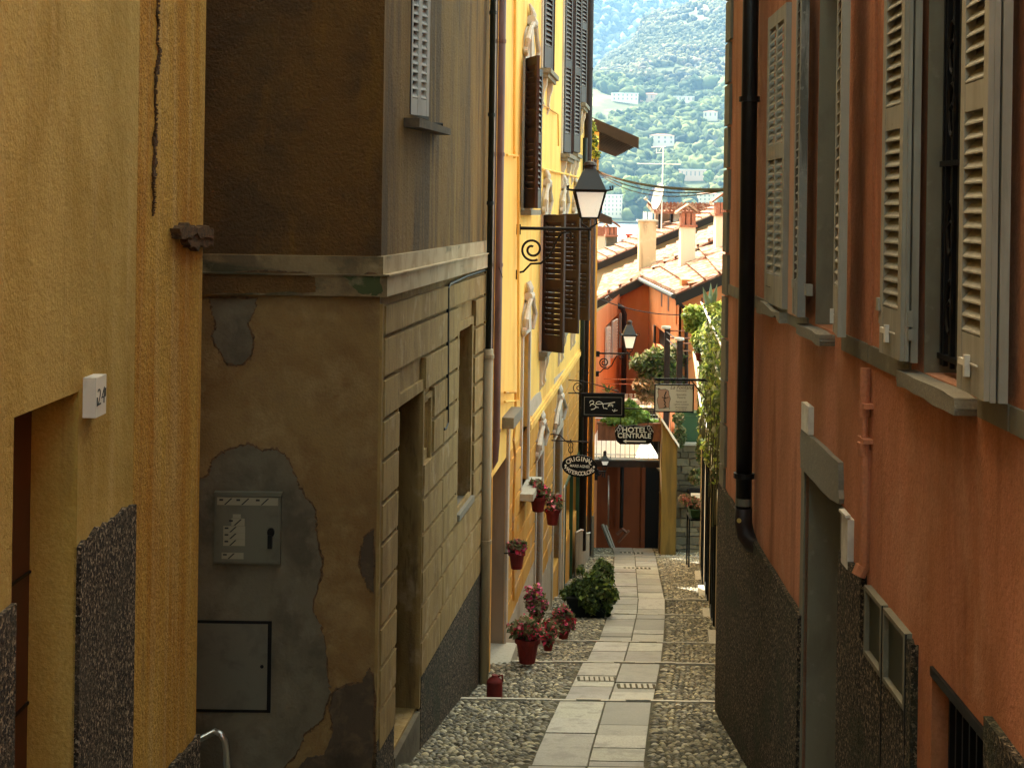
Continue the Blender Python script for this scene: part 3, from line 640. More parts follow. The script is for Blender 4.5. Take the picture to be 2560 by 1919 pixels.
mb.quad((E.x, E.y, -6.2), (9, SR+.4, -6.2), (9, SR+.4, TOPR), (E.x, E.y, TOPR)); mb.quad(RW.p(-5, 0, -6.2), (9, -5, -6.2), (9, -5, TOPR), RW.p(-5, 0, TOPR))
build(mb, 'wall', M['salmon'], t)
mb = MB(); mb.hexa([(1.2, -5, TOPR), (9, -5, TOPR), (9, SR+.7, TOPR), (E.x-.35, SR+.4, TOPR)], [(1.2, -5, TOPR+.2), (9, -5, TOPR+.2), (9, SR+.7, TOPR+.2), (E.x-.35, SR+.4, TOPR+.2)]); build(mb, 'roof', M['wood_dk'], t)
mb = MB()   # painted string band at sill level, broken at openings
for a, b in ((-5, 5.0), (5.02, 5.38), (6.42, 7.2), (7.26, 7.92), (9.0, SR+.02)): mb.box(RW, a, b, -.01, .014, -.775, -.68)
mb.box(RW, 7.2, 7.26, -.01, .01, -.775, -.68)
build(mb, 'string_band', M['taupe'], t)
mb = MB(); z = -6.0; k = 0
while z < TOPR-.1:      # quoins on the far corner
    h = .40; wdt = .34 if k % 2 else .27
    mb.box(RW, SR-wdt, SR+.028, -.02, .026, z+.012, z+h-.012); z += h; k += 1
build(mb, 'corner_quoins', M['taupe'], t)
mb = MB()
a = plinth(RW, 9.05, SR+.04, -2.60, -6.2, .035, 16, .012); mb.add(a.v, a.f)
mb.box(RW, 6.22, 7.85, -.05, -.001, -1.89, -1.88)
a = plinth(RW, 7.26, 7.84, -1.88, -6, .032, 6, .01); mb.add(a.v, a.f)
b0, b1 = BX[0]; c0, c1 = BX[1]; zt = -1.90
mb.box(RW, b0-.02, 7.26, -.01, .03, -6, -2.25); mb.box(RW, c0-.02, b0-.02, -.01, .03, -6, -2.25); a = plinth(RW, 6.23, c0-.02, -1.93, -6, .032, 3, .02); mb.add(a.v, a.f)
a = plinth(RW, -5, GR[0]-.02, -1.86, -4.6, .032, 30, .02); mb.add(a.v, a.f)
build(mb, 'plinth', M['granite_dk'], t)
# door
d = thing('doorway', None, None, (0, 0, 0)); d.parent = rh; d.location = -rh.location; WL['doorway'] = np.zeros(3)
mb = MB(); mb.box(RW, DR[1], DR[1]+.11, -.33, .012, -6, -1.65); mb.box(RW, DR[0]-.13, DR[0], -.33, .012, -6, -1.65); build(mb, 'jamb', M['taupe'], d)
mb = MB(); mb.box(RW, DR[0]-.02, DR[1]+.0, -.335, -.30, -4.6, -1.65); mb.box(RW, DR[1]-.008, DR[1], -.33, -.02, -4.6, -1.65); build(mb, 'door_leaf', M['taupe'], d)
pts = rough_poly([(DR[0]-.03, -1.65), (DR[1]+.06, -1.65), (DR[1]+.06, -1.40), (DR[0]-.0, -1.405)], 5, .008)
mb = MB().prism(RW, pts, -.34, .03); build(mb, 'lintel', M['stone'], d)
# small plates beside the door
s0, z0 = rp(2054, 1100, .03); s1, z1 = rp(2031, 1052, .03)
mb = MB().box(RW, 8.78, 9.03, 0, .035, -1.395, -1.22); build(mb, 'wall_plate', M['marble'], None, 'small white stone block just above the granite door lintel', 'plate')
mb = MB(); mb.box(RW, 7.58, 7.74, 0, .035, -1.93, -1.66); mb.box(RW, 7.575, 7.745, .02, .05, -1.65, -1.635); build(mb, 'letter_box', M['marble'], None, 'narrow pale letter box beside the near door jamb', 'letter box')
# meter niches
for (a, b), lab in zip(BX, ('far meter niche with a grey frame in the granite base', 'near meter niche with a grey frame in the granite base')):
    n_ = thing('meter_niche', lab, 'niche', RW.p(a, 0, -2.25), 'meter niches in the granite base')
    mb = MB().frame(RW, a, b, -2.25, -1.90, .022, -.01, .036); build(mb, 'frame', M['taupe'], n_)
    mb = MB().box(RW, a+.03, b-.03, -.01, .012, -2.22, -1.93); build(mb, 'cover', M['door_olive'], n_)
    mb = MB().box(RW, a-.014, a-.004, .028, .034, -4.4, -1.9); build(mb, 'seam', M['black'], n_)
# orange strip + cellar grating
g_ = thing('cellar_grating', 'dark iron grating over the cellar opening low in the terracotta wall', 'grating', RW.p(GR[0], 0, GR[2]))
mb = MB()
s = GR[0]+.05
while s < GR[1]: mb.box(RW, s, s+.018, -.08, -.055, GR[2], GR[3]); s += .095
mb.box(RW, GR[0], GR[1], -.10, .01, GR[3]-.045, GR[3]-.005); build(mb, 'bars', M['black'], g_)
mb = MB().box(RW, GR[0]-.02, GR[1]+.02, -.2, -.155, GR[2], GR[3]); build(mb, 'back_panel', M['dark_in'], g_)
# painted conduit
mb = MB().tube([RW.p(7.23, .03, -.80), RW.p(7.23, .03, -1.05)], .026, 8).tube([RW.p(7.23, .03, -1.0), RW.p(7.23, .03, -1.2)], .016, 8).tube([RW.p(7.23, .035, -1.18), RW.p(7.23, .028, -1.25)], [.035, .03], 8)
for z in (-.99, -1.17): mb.box(RW, 7.16, 7.30, 0, .05, z-.012, z+.012)
mb.tube([RW.p(7.23, .018, -1.22), RW.p(7.23, .018, -1.84)], .03, 8); mb.tube([RW.p(7.23, .03, -1.82), RW.p(7.23, .05, -1.87)], .038, 8)
mb.box(RW, 7.20, 7.26, 0, .012, -.68, 3)
build(mb, 'wall_conduit', M['salmon'], None, 'terracotta painted conduit with collars between door and big shutter', 'conduit', smooth=False)
# window sets
def win(name_lab, W, mat_b='taupe'):
    w_ = thing('window', None, None, (0, 0, 0)); w_.parent = rh; w_.location = -rh.location; WL[w_.name] = np.zeros(3)
    w_['label'] = name_lab; return w_
def sill(w_, s0, s1, z, m='stone', rough=.005, o=.09, h=.07):
    pts = rough_poly([(s0, z-h), (s1, z-h), (s1, z), (s0, z)], 6, rough); mb = MB().prism(RW, pts, -.2, o); build(mb, 'window_sill', M[m], w_)
def leaf(w_, sA, oA, sB, oB, z0, z1, m, ncol=1, th=.045, side=1, pitch=.055, extra=None, stile=.06, panels=None, lab=None):
    A, B = RW.p(sA, oA, 0), RW.p(sB, oB, 0)
    mb, L, wd = leaf_mesh(A, B, z0, z1, th, panels or [(z0+.22, .385), (.49, z1-.1)], ncol, pitch, stile, 36, side)
    o = build(mb, 'shutter', M[m], w_, label=lab); return o, L, wd
def hook(L, wd, par, z, th=.045):
    mb = MB(); mb.box(L, wd*.2, wd*.8, th/2, th/2+.004, z-.003, z+.003); mb.box(L, wd*.47, wd*.53, th/2, th/2+.02, z-.05, z+.03); mb.box(L, wd*.25, wd*.5, th/2+.004, th/2+.018, z-.012, z+.012)
    build(mb, 'latch', M['marble'], par)
def hinge(L, wd, par, z, th=.045):
    mb = MB(); mb.box(L, -.035, .01, -th/2, th/2+.006, z-.03, z+.03); mb.box(L, -.03, .0, -.01, .016, z-.09, z-.035); build(mb, 'hinge', M['shutter_grey'], par)
w_ = win('near window with an iron grille between two grey shutters', W2)
sill(w_, 5.42, 6.33, -.705)
mb = MB().box(RW, 6.19, 6.203, -.17, .003, -.7, 1.48); build(mb, 'reveal', M['taupe'], w_); build(MB().box(RW, 5.36, 6.19, -.172, -.160, -.7, 1.48), 'pane', M['dark_in'], w_)
mb = MB(); so_ = -.06
for s in (6.13, 6.085, 5.98): mb.box(RW, s, s+.016, so_-.01, so_+.01, -.66, 1.4)
for s in (5.42, 5.55, 5.68, 5.8): mb.box(RW, s, s+.016, so_-.01, so_+.01, -.66, 1.4)
for z in (-.62, .22, 1.05): mb.box(RW, 5.38, 6.17, so_-.015, so_+.015, z-.012, z+.012)
for z in (-.40, -.06, .45, .72, 1.2):
    c = [RW.p(6.03+.05*math.cos(a_), so_, z+.115*math.sin(a_)) for a_ in np.linspace(0, 2*np.pi, 15)]; mb.tube(c, .010, 5, False)
    mb.tube([RW.p(5.98, so_, z), RW.p(6.03, so_, z+.03), RW.p(6.08, so_, z)], .008, 5)
build(mb, 'iron_grille', M['black'], w_)
o, L, wd = leaf(w_, 5.34, .085, 4.955, .10, -.66, 1.55, 'shutter_grey', side=1, th=.04); hook(L, wd, o, -.545)
o2, L2, wd2 = leaf(w_, 5.36, .05, 4.94, .055, -.665, 1.55, 'shutter_grey', side=1, th=.03)
mb = MB(); mb.box(L, wd-.004, wd+.012, -.055, -.028, -.665, 1.55); mb.box(L, wd-.002, wd+.006, -.02, .0, -.665, 1.55); build(mb, 'edge_moulding', M['shutter_grey'], o)
o, L, wd = leaf(w_, 6.62, .085, 6.22, .085, -.655, 1.55, 'shutter_grey', side=1, th=.036); hook(L, wd, o, -.54)
hinge(L, 0, o, -.43); 
o2, L2, wd2 = leaf(w_, 6.64, .045, 6.20, .045, -.66, 1.55, 'shutter_grey', side=1, th=.03)
mb = MB(); mb.box(L, wd-.002, wd+.014, -.016, .0, -.655, 1.55); mb.box(L, wd+.004, wd+.03, -.03, -.008, -.5, -.43); mb.box(L, wd+.004, wd+.035, -.03, -.008, -.56, -.51); build(mb, 'hinge', M['shutter_grey'], o)
w_ = win('middle window with one worn shutter and one shutter swung outwards', W1)
sill(w_, 8.16, 8.95, -.71, o=.09)
mb = MB().box(RW, 8.778, 8.79, -.2, 0, -.7, 1.48); mb.box(RW, 7.95, 8.78, -.203, -.196, -.7, 1.48); build(mb, 'reveal', M['taupe'], w_)
o, L, wd = leaf(w_, 7.80, .065, 7.42, .115, -.66, 1.55, 'shutter_grey', side=1, th=.045, pitch=.06, panels=[(-.40, 1.4)]); hook(L, wd*.4, o, -.56)
o, L, wd = leaf(w_, 9.20, .05, 8.80, .085, -.66, 1.55, 'shutter_worn', side=1, th=.05, lab='badly worn bare grey shutter', stile=.1, panels=[(-.45, 1.4)]); hinge(L, 0, o, -.47)
mb = MB(); mb.box(RW, 8.72, 8.81, .03, .07, -.52, -.45); build(mb, 'hinge', M['shutter_grey'], o)
w_ = win('far window with its pair of narrow louvred shutters closed', W0)
sill(w_, 9.75, 10.85, -.70, o=.07, rough=.012)
o, L, wd = leaf(w_, 10.66, .02, 9.82, .02, -.68, 1.47, 'shutter_grey', ncol=2, side=1, th=.04, pitch=.058, stile=.09)
mb = MB(); mb.box(L, .1, .3, .02, .024, -.56, -.555); build(mb, 'groove', M['text_dark'], o)
mb = MB(); mb.box(RW, 9.28, 9.70, -.0, .02, -.70, 1.5); build(mb, 'worn_pilaster', mat('worn_pink_plaster', (.40,.25,.18), [((.25,.17,.12), (9,9,1), .5,.75,.6)], .9), w_)
for k, (a, b, c, d_, _) in enumerate(ups):
    w_ = win('upper window above the photo edge', (a, b)); leaf(w_, b, .01, a, .01, c, d_, 'shutter_grey', ncol=2, panels=[(c+.2, d_-.2)], pitch=.07)
# black cast iron downpipe
pr = 11.25
pts = [RW.p(pr, .09, 4.7), RW.p(pr, .09, -2.38)]
t = pipe('drainpipe', pts, .065, M['pipe_black'], 'black cast iron downpipe on the corner of the terracotta house', [RW.p(pr, .09, z) for z in (.90, -2.12, 3.4)], ringr=1.3, n=16)
mb = MB().tube([RW.p(pr, .09, -2.38), RW.p(pr, .09, -2.50), RW.p(pr-.02, .07, -2.60), RW.p(pr-.08, .03, -2.65), RW.p(pr-.2, -.04, -2.67)], [.07, .072, .072, .068, .06], 14); build(mb, 'elbow', M['iron_brown'], t, smooth=True)
q = RW.p(pr, .09, -2.36); mb = MB().tube([q, q+Vector((0, 0, .06))], .067, 16); build(mb, 'silver_band', M['steel'], t, label='torn silver tape')
q = RW.p(pr-.055, .13, -2.47)
mb = MB().tube([q, q+Vector((-.004, -.012, 0))], .018, 10); build(mb, 'bolt', mat('brass_bolt', (.45,.30,.08), [], .4), t)
# ------------------------------------------------------------------ yellow house down the lane (left)
TOPY = 10.0; Y0, Y1 = 15.95, 30.2
yh = thing('yellow_house', 'bright yellow plastered house with brown shutters and shell ornaments over its windows', 'house', YW.p(22, 0, -7)); t = yh
yp = lambda u, v, o=0.0: YW.hit(u, v, o)
def S(u, v=700): return yp(u, v)[0]
DY = (15.75, S(1262, 1400), -5.35, yp(1256, 1168)[1]+.1, .30)
G1 = (S(1303, 1000), S(1319, 1000), yp(1310, 1208)[1], yp(1312, 835)[1], .16)
G2 = (S(1336, 1300), S(1351, 1300), -5.75, yp(1344, 1142)[1], .16)
G3 = (S(1379, 1300), S(1398, 1300), -6.25, yp(1388, 1090)[1], .16)
G4 = (S(1408, 1300), S(1441, 1300), -6.35, yp(1420, 1190)[1], .5)
F1 = (S(1352, 700), S(1362, 700), -2.14, -.12, .14)      # first floor
F2 = (S(1397, 700), S(1407, 700), -2.14, -.12, .14)
F3 = (S(1428, 700), S(1436, 700), -2.14, -.12, .14)
U1 = (S(1308, 300), S(1328, 300), -.02, 1.95, .14)
U3 = (S(1354, 100), S(1371, 100), yp(1362, 182)[1], 5.0, .12)
U4 = (S(1406, 200), S(1421, 200), yp(1412, 388)[1], 5.2, .12)
U5 = (S(1431, 200), S(1440, 200), yp(1434, 386)[1], 5.2, .12)
U6 = (S(1448, 100), S(1457, 100), yp(1452, 264)[1], 5.4, .12)
ZB = -3.02
holes_up = [F1, F2, F3, U1, U3, U4, U5, U6]
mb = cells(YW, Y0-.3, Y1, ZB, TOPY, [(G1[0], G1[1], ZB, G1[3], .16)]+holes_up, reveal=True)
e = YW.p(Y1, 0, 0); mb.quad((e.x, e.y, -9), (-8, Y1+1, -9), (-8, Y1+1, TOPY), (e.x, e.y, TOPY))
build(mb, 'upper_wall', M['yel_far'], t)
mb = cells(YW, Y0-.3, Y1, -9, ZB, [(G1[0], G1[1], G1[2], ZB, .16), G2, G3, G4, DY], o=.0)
r = ZB-.10; k = 0
while r > -7.6:       # banded ground floor
    za, zb_ = r-.27, r; sp = [(DY[1]+.14, Y1)]
    for h in (G1, G2, G3, G4):
        if h[2]-.1 < (za+zb_)/2 < h[3]+.12 or h is G1 and (za+zb_)/2 > G1[2]-.1:
            ns = []
            for a, b in sp:
                if h[1]+.13 <= a or h[0]-.13 >= b: ns.append((a, b)); continue
                if h[0]-.13 > a: ns.append((a, h[0]-.13))
                if h[1]+.13 < b: ns.append((h[1]+.13, b))
            sp = ns
    for a, b in sp:
        if zb_ > zg(a)+.45: mb.box(YW, a, b, -.01, .022, za+.012, zb_-.012)
    r -= .29
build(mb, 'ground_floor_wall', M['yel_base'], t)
mb = MB(); mb.hexa([(-8, Y0-1, TOPY), YW.p(Y0-1, .6, TOPY), YW.p(Y1+.4, .6, TOPY), (-8, Y1+.4, TOPY)], [(-8, Y0-1, TOPY+.2), YW.p(Y0-1, .6, TOPY+.2), YW.p(Y1+.4, .6, TOPY+.2), (-8, Y1+.4, TOPY+.2)]); build(mb, 'roof', M['wood_dk'], t)
mb = MB()
for a, b in ((G1[1]+.1, Y1),): mb.box(YW, a, b, -.01, .05, ZB-.06, ZB+.015); mb.box(YW, a, b, -.01, .035, ZB+.015, ZB+.06); mb.box(YW, a, b, -.01, .03, ZB-.10, ZB-.06)
build(mb, 'string_course', M['yel_far'], t)
# patches
mb = MB().prism(YW, rough_poly(pp(YW, [(1323, 1040), (1325, 1000), (1350, 975), (1354, 1000), (1345, 1040)]), 3, .01), -.01, .006); build(mb, 'plaster_patch', M['patch_grey'], t)
mb = MB().prism(YW, rough_poly(pp(YW, [(1384, 975), (1385, 945), (1420, 915), (1422, 940), (1405, 965)]), 3, .01), -.01, .006); build(mb, 'plaster_patch', M['patch_grey'], t)
mb = MB()
a = plinth(YW, DY[1]+.14, G2[0]-.1, -5.15, -9, .012, 12, .05); mb.add(a.v, a.f); build(mb, 'plinth', M['patch_grey'], t)
a = plinth(YW, G2[1]+.13, G3[0]-.1, -5.75, -9, .012, 8, .05); build(a, 'plinth', M['patch_grey'], t)
# surrounds
def surround(h, wd=.11, o=.03, top=True, nm='window_frame', m='stucco_white', z0=None):
    z0 = h[2] if z0 is None else z0
    mb = MB(); mb.box(YW, h[0]-wd, h[0], -.10, o, z0, h[3]); mb.box(YW, h[1], h[1]+wd, -.10, o, z0, h[3])
    if top: mb.box(YW, h[0]-wd, h[1]+wd, -.10, o+.002, h[3], h[3]+wd)
    return build(mb, nm, M[m], t)
def shell(h, z, sc=1.0, z_side=True):
    """scrolled shell ornament over an opening"""
    c = (h[0]+h[1])/2; mb = MB(); w_ = (h[1]-h[0])/2+.1
    arch = [(c+w_*1.0*math.cos(a), z+.02+.36*sc*max(0, math.sin(a))**.8) for a in np.linspace(0, math.pi, 13)]
    mb.prism(YW, arch, -.01, .03)
    mb.prism(YW, [(c-.10, z), (c+.10, z), (c+.15, z+.42*sc), (c-.15, z+.42*sc)], -.01, .06)
    mb.tube([YW.p(c-.18, .05, z+.44*sc), YW.p(c+.18, .05, z+.44*sc)], [.06*sc, .06*sc], 10)
    for k in range(-2, 3): mb.tube([YW.p(c+k*.05, .05, z+.44*sc), YW.p(c+k*.075, .06, z+.54*sc), YW.p(c+k*.10, .03, z+.63*sc)], [.028, .032, .015], 6)
    for sg in (-1, 1):
        mb.tube([YW.p(c+sg*w_*1.05, .04, z-.05), YW.p(c+sg*w_*1.15, .07, z+.16), YW.p(c+sg*w_*.7, .07, z+.30*sc), YW.p(c+sg*.16, .08, z+.40*sc)], [.03, .04, .03, .035], 7)
        mb.tube([YW.p(c+sg*w_*1.12, .02, z+.02), YW.p(c+sg*w_*1.12, .07, z+.02)], .05, 10)
    return build(mb, 'shell_ornament', M['stucco_white'], t, smooth=False)
def ysill(h, z, o=.13, wd=.16, th=.07, console=0, m='stone'):
    mb = MB(); mb.box(YW, h[0]-wd, h[1]+wd, -.14, o, z-th, z); 
    if console: mb.box(YW, h[0]-wd+.03, h[1]+wd-.03, -.05, o-.04, z-th-.06, z-th)
    build(mb, 'window_sill', M[m], t)
    if console:
        prof = [(0, 0), (.09, 0), (.085, -.10), (.05, -.20), (.035, -.33), (.05, -.38), (.02, -.45), (0, -.48)]
        for cc in (h[0]+.02, h[1]-.12):
            mb = MB(); q = [YW.p(cc, o_, z-th-.06+zz) for o_, zz in prof]+[YW.p(cc+.10, o_, z-th-.06+zz) for o_, zz in prof]; n = len(prof)
            mb.add(q, [tuple(range(n)), tuple(range(2*n-1, n-1, -1))]+[(i, i+n, (i+1) % n+n, (i+1) % n) for i in range(n)])
            build(mb, 'console', M['stucco_white'], t)
for h in (F1, F2, F3, U1): surround(h)
for h in (U3, U4, U5, U6): surround(h, .10)
surround(G1, .10); surround(G2, .12, .035, z0=-7); surround(G3, .13, .04, z0=-7.2)
for h in (F1, F2, F3): shell(h, h[3]+.08, 1.0); ysill(h, h[2], console=1)
shell(U1, U1[3]+.07, 1.1); ysill(U1, U1[2], .14)
shell(G1, G1[3]+.07, 1.0); ysill(G1, G1[2], .20, .2, .09, m='kerb')
shell(G2, G2[3]+.10, .9); shell(G3, G3[3]+.15, 1.1)
for h in (U3, U4, U6): ysill(h, h[2], .16, console=1)
ysill(U5, U5[2], .14, console=1)
# glass behind every opening
for h, z0 in [(x, x[2]) for x in (F1, F2, F3, U1, U3, U4, U5, U6, G1)]:
    mb = MB().box(YW, h[0], h[1], -h[4]-.02, -h[4]+.01, h[2], h[3]); build(mb, 'window', M['glass'], t)
mb = MB().box(YW, G2[0], G2[1], -.18, -.15, G2[2]-1, G2[3]); build(mb, 'door', M['shutter_brown'], t)
mb = MB().box(YW, G3[0], G3[1], -.18, -.15, G3[2]-1, G3[3]); build(mb, 'door', M['shutter_brown'], t)
# doorway at the near corner
mb = MB().box(YW, DY[1], DY[1]+.14, -.32, .03, -5.4, DY[3]+.5); build(mb, 'door_jamb', M['patch_grey'], t)
mb = MB().box(YW, DY[0]-.2, DY[1], -.34, -.30, -6, DY[3]); mb.box(YW, DY[1]-.006, DY[1], -.32, -.01, -5.4, DY[3]); build(mb, 'door_reveal', M['jamb_brown'], t)
mb = MB().box(YW, 15.62, DY[1]+.05, -.32, .16, -6, -5.28); build(mb, 'doorstep', M['kerb'], t)
z = yp(1270, 1026)[1]; mb = MB().box(YW, S(1258, 1030)-.1, S(1272, 1030)+.25, -.2, .14, z-.13, z); build(mb, 'stone_lintel', M['stone'], t)
# brown shutters
def yleaf(h, s, ang, hand, z0, z1, wd=.42, m='shutter_brown', pan=None, lab=None):
    """ang degrees away from the wall, hinged at s; hand=+1 swings towards far end"""
    A = YW.p(s, .03, 0); d = YW.d*hand*math.cos(R(ang))+YW.n*math.sin(R(ang)); B = A+d*wd
    side = 1 if hand > 0 else -1
    mb, L, w_ = leaf_mesh(A, B, z0, z1, .04, pan or [(z0+.25, (z0+z1)/2-.06), ((z0+z1)/2+.06, z1-.1)], 1, .075, .06, 36, side)
    build(mb, 'shutter', M[m], t, label=lab)
for h in (F1, F2, F3):
    yleaf(h, h[0]-.02, 52, -1, h[2]+.01, h[3]+.03, .44); yleaf(h, h[1]+.02, 9, 1, h[2]+.01, h[3]+.03, .44)
yleaf(U1, U1[0]-.02, 26, -1, U1[2]+.02, U1[3], .46); yleaf(U1, U1[1]+.02, 8, 1, U1[2]+.02, U1[3], .44)
for h in (U3, U4, U5, U6):
    zt = h[3]
    yleaf(h, h[0]-.0, 12, 1, h[2]+.03, zt, .42, 'shutter_brown', [(h[2]+.35, h[2]+1.5), (h[2]+1.64, zt-.4)]); yleaf(h, h[1], 12, -1, h[2]+.03, zt, .42, 'shutter_brown', [(h[2]+.35, h[2]+1.5), (h[2]+1.64, zt-.4)])
# cables, pipes on the yellow house
def ytube(nm, px, o, r, m, lab, cat, par=None):
    pts = [YW.p(*(lambda h: (h[0], o, h[1]))(yp(u, v, o))) for u, v in px]
    mb = MB().tube(pts, r, 6); return build(mb, nm, M[m], par, lab, cat)
ytube('gas_pipe', [(1288, -20), (1286, 380), (1287, 395)], .03, .02, 'yel_far', 'yellow painted gas pipe running down the near end of the yellow house', 'pipe')
ytube('gas_pipe', [(1268, 388), (1285, 389), (1296, 391), (1296, 1000), (1262, 1004)], .05, .016, 'yel_far', 'yellow painted gas pipe with two bends behind the big lamp bracket', 'pipe')
ytube('gas_pipe', [(1262, 981), (1289, 979), (1289, 1050), (1284, 1100), (1288, 1140), (1283, 1300), (1284, 1500)], .05, .016, 'yel_base', 'crooked yellow gas pipe beside the near doorway', 'pipe')
ytube('facade_cable', [(1346, 417), (1360, 423), (1395, 431), (1446, 443)], .03, .02, 'yel_far', 'thick cable bundle crossing the yellow facade above the lamp', 'cable')
ytube('facade_cable', [(1347, 258), (1370, 270), (1395, 286), (1396, 365)], .03, .012, 'yel_base', 'thin cable stepping down between the upper windows', 'cable')
# dark pipes at the far end
pipe('drainpipe', [YW.p(30.0, .10, 9.9), YW.p(30.0, .10, -7.3)], .085, M['iron_brown'], 'broad dark brown downpipe at the far end of the yellow house', [YW.p(30, .1, z) for z in (3, .5, -3.5)], ringr=1.1)
pipe('drainpipe', [YW.p(29.55, .07, 1.5), YW.p(29.55, .07, -5.2)], .05, M['pipe_green'], 'thin dark green downpipe beside the brown one', [YW.p(29.55, .07, z) for z in (0, -2)], ringr=1.2)
# shop window at the far end, with goods
sw = thing('shop_window', None, None, (0, 0, 0)); sw.parent = yh; sw.location = -yh.location; WL['shop_window'] = np.zeros(3)
h = G4
mb = MB(); mb.frame(YW, h[0]-.02, h[1]+.02, -8.2, h[3]+.05, .07, -.02, .05)
c = (h[0]+h[1])/2; mb.box(YW, c-.03, c+.03, -.02, .05, -8.2, h[3]); build(mb, 'frame', M['green_paint'], sw)
mb = MB().box(YW, h[0]-.3, h[1]+.2, -.9, -.86, -8.3, h[3]+.3); build(mb, 'back_panel', M['dark_in'], sw)
mb = MB().box(YW, h[0]-.35, h[0]-.1, -.02, .04, -8, h[3]+.06); build(mb, 'jamb', M['stucco_white'], sw)
gd = thing('shop_display', 'carved pale frames, baskets and vases shown in the small shop window', 'display', YW.p(c, -.3, -6.6))
for q, (u, v, sc) in enumerate([(1421, 1240, .16), (1424, 1330, .22), (1421, 1370, .2), (1419, 1285, .13)]):
    s_, z_q = yp(u, v, -.25); pt = YW.p(s_, -.12, z_q); mb = MB()
    if q == 1:
        for rr in (1.0, .72): mb.tube([YW.p(s_+.9*sc*rr*math.cos(a), -.15, z_q+1.5*sc*rr*math.sin(a)) for a in np.linspace(0, 2*np.pi, 17)], .035, 6, False)
    elif q == 0:
        for k in range(7): a = k*.9; mb.tube([pt+Vector((0, .3*math.cos(a), .1*k*sc)), pt+Vector((.05, .2*math.sin(a), .12+.1*k*sc))], [.06, .02], 6)
    else: mb.lathe(pt-Vector((0, 0, sc)), [(.06, 0), (sc*.9, sc*.3), (sc, sc*.8), (sc*.7, sc*1.2), (sc*.9, sc*1.35)], 10)
    build(mb, 'framed_mirror' if q == 1 else 'basket' if q == 3 else 'ornament', M['stucco_white' if q in (0, 1) else 'label'], gd, smooth=True)
# far small house after the yellow one (two dark pipes with a yellow strip between)
fh = thing('narrow_yellow_house', 'narrow ochre yellow house end with dark pipes past the long yellow house', 'house', (1.9, 33, -8))
FX = Wall(-(412-212)/3500*33.2, 412/3500, 1)
xa = P(1440, 600, 32.5).x; xb = P(1494, 600, 32.5).x
mb = MB(); mb.wbox(xa-2, xb, 32.5, 36.5, -9, P(1480, 330, 32.5).z); build(mb, 'wall', M['yel_base'], fh)
xs = P(1481, 1290, 32.45); mb = MB().wbox(xa-2, xb+.015, 32.47, 36.45, -9, xs.z); build(mb, 'plinth', M['stone'], fh)
for u, r_, lab in ((1492, .055, 'dark brown downpipe on the corner of the narrow ochre house'),):
    pipe('drainpipe', [P(1487, 350, 32.4), Vector((P(1487, 350, 32.4).x, 32.4, -8.0))], r_, M['iron_brown'], lab, [], 'drainpipe')
# overhanging eaves with timber soffit
A, B = P(1440, 276, 33.0), P(1597, 344, 33.0); A2, B2 = A+Vector((0, 7.5, 0)), B+Vector((0, 7.5, 0))
dn = Vector((0, 0, -.26))
mb = MB().hexa([A+dn*.55, B+dn*.55, B2+dn*.55, A2+dn*.55], [A, B, B2, A2]); build(mb, 'roof', M['wood_dk'], fh)
mb = MB(); C_, D_ = P(1470, 336, 33.15), P(1590, 372, 33.15); mb.hexa([A+dn+Vector((0, .0, 0)), B+dn, B+dn+Vector((0, .08, 0)), A+dn+Vector((0, .08, 0))], [A-Vector((0, .02, 0)), B-Vector((0, .02, 0)), B+Vector((0, .06, 0)), A+Vector((0, .06, 0))])
for k in range(14):
    t0 = A.lerp(B, .99)+Vector((-.9, .25+.52*k, -.20)); t1 = A.lerp(B, .995)+Vector((0, .25+.52*k, -.20)); w_ = Vector((0, .09, 0)); h_ = Vector((0, 0, .07))
    mb.hexa([t0+Vector((-.6, 0, .55)), t1, t1+w_, t0+Vector((-.6, 0, .55))+w_], [t0+Vector((-.6, 0, .62)), t1+h_, t1+w_+h_, t0+Vector((-.6, 0, .62))+w_])
build(mb, 'rafters', M['wood_dk'], fh)
A, B = P(1498, 530, 40), P(1530, 544, 40); mb = MB().hexa([A+dn, B+dn*.8, B+Vector((0, 3, -.2)), A+Vector((0, 3, -.26))], [A, B, B+Vector((0, 3, 0)), A+Vector((0, 3, 0))])
build(mb, 'small_roof', M['wood_dk'], fh)
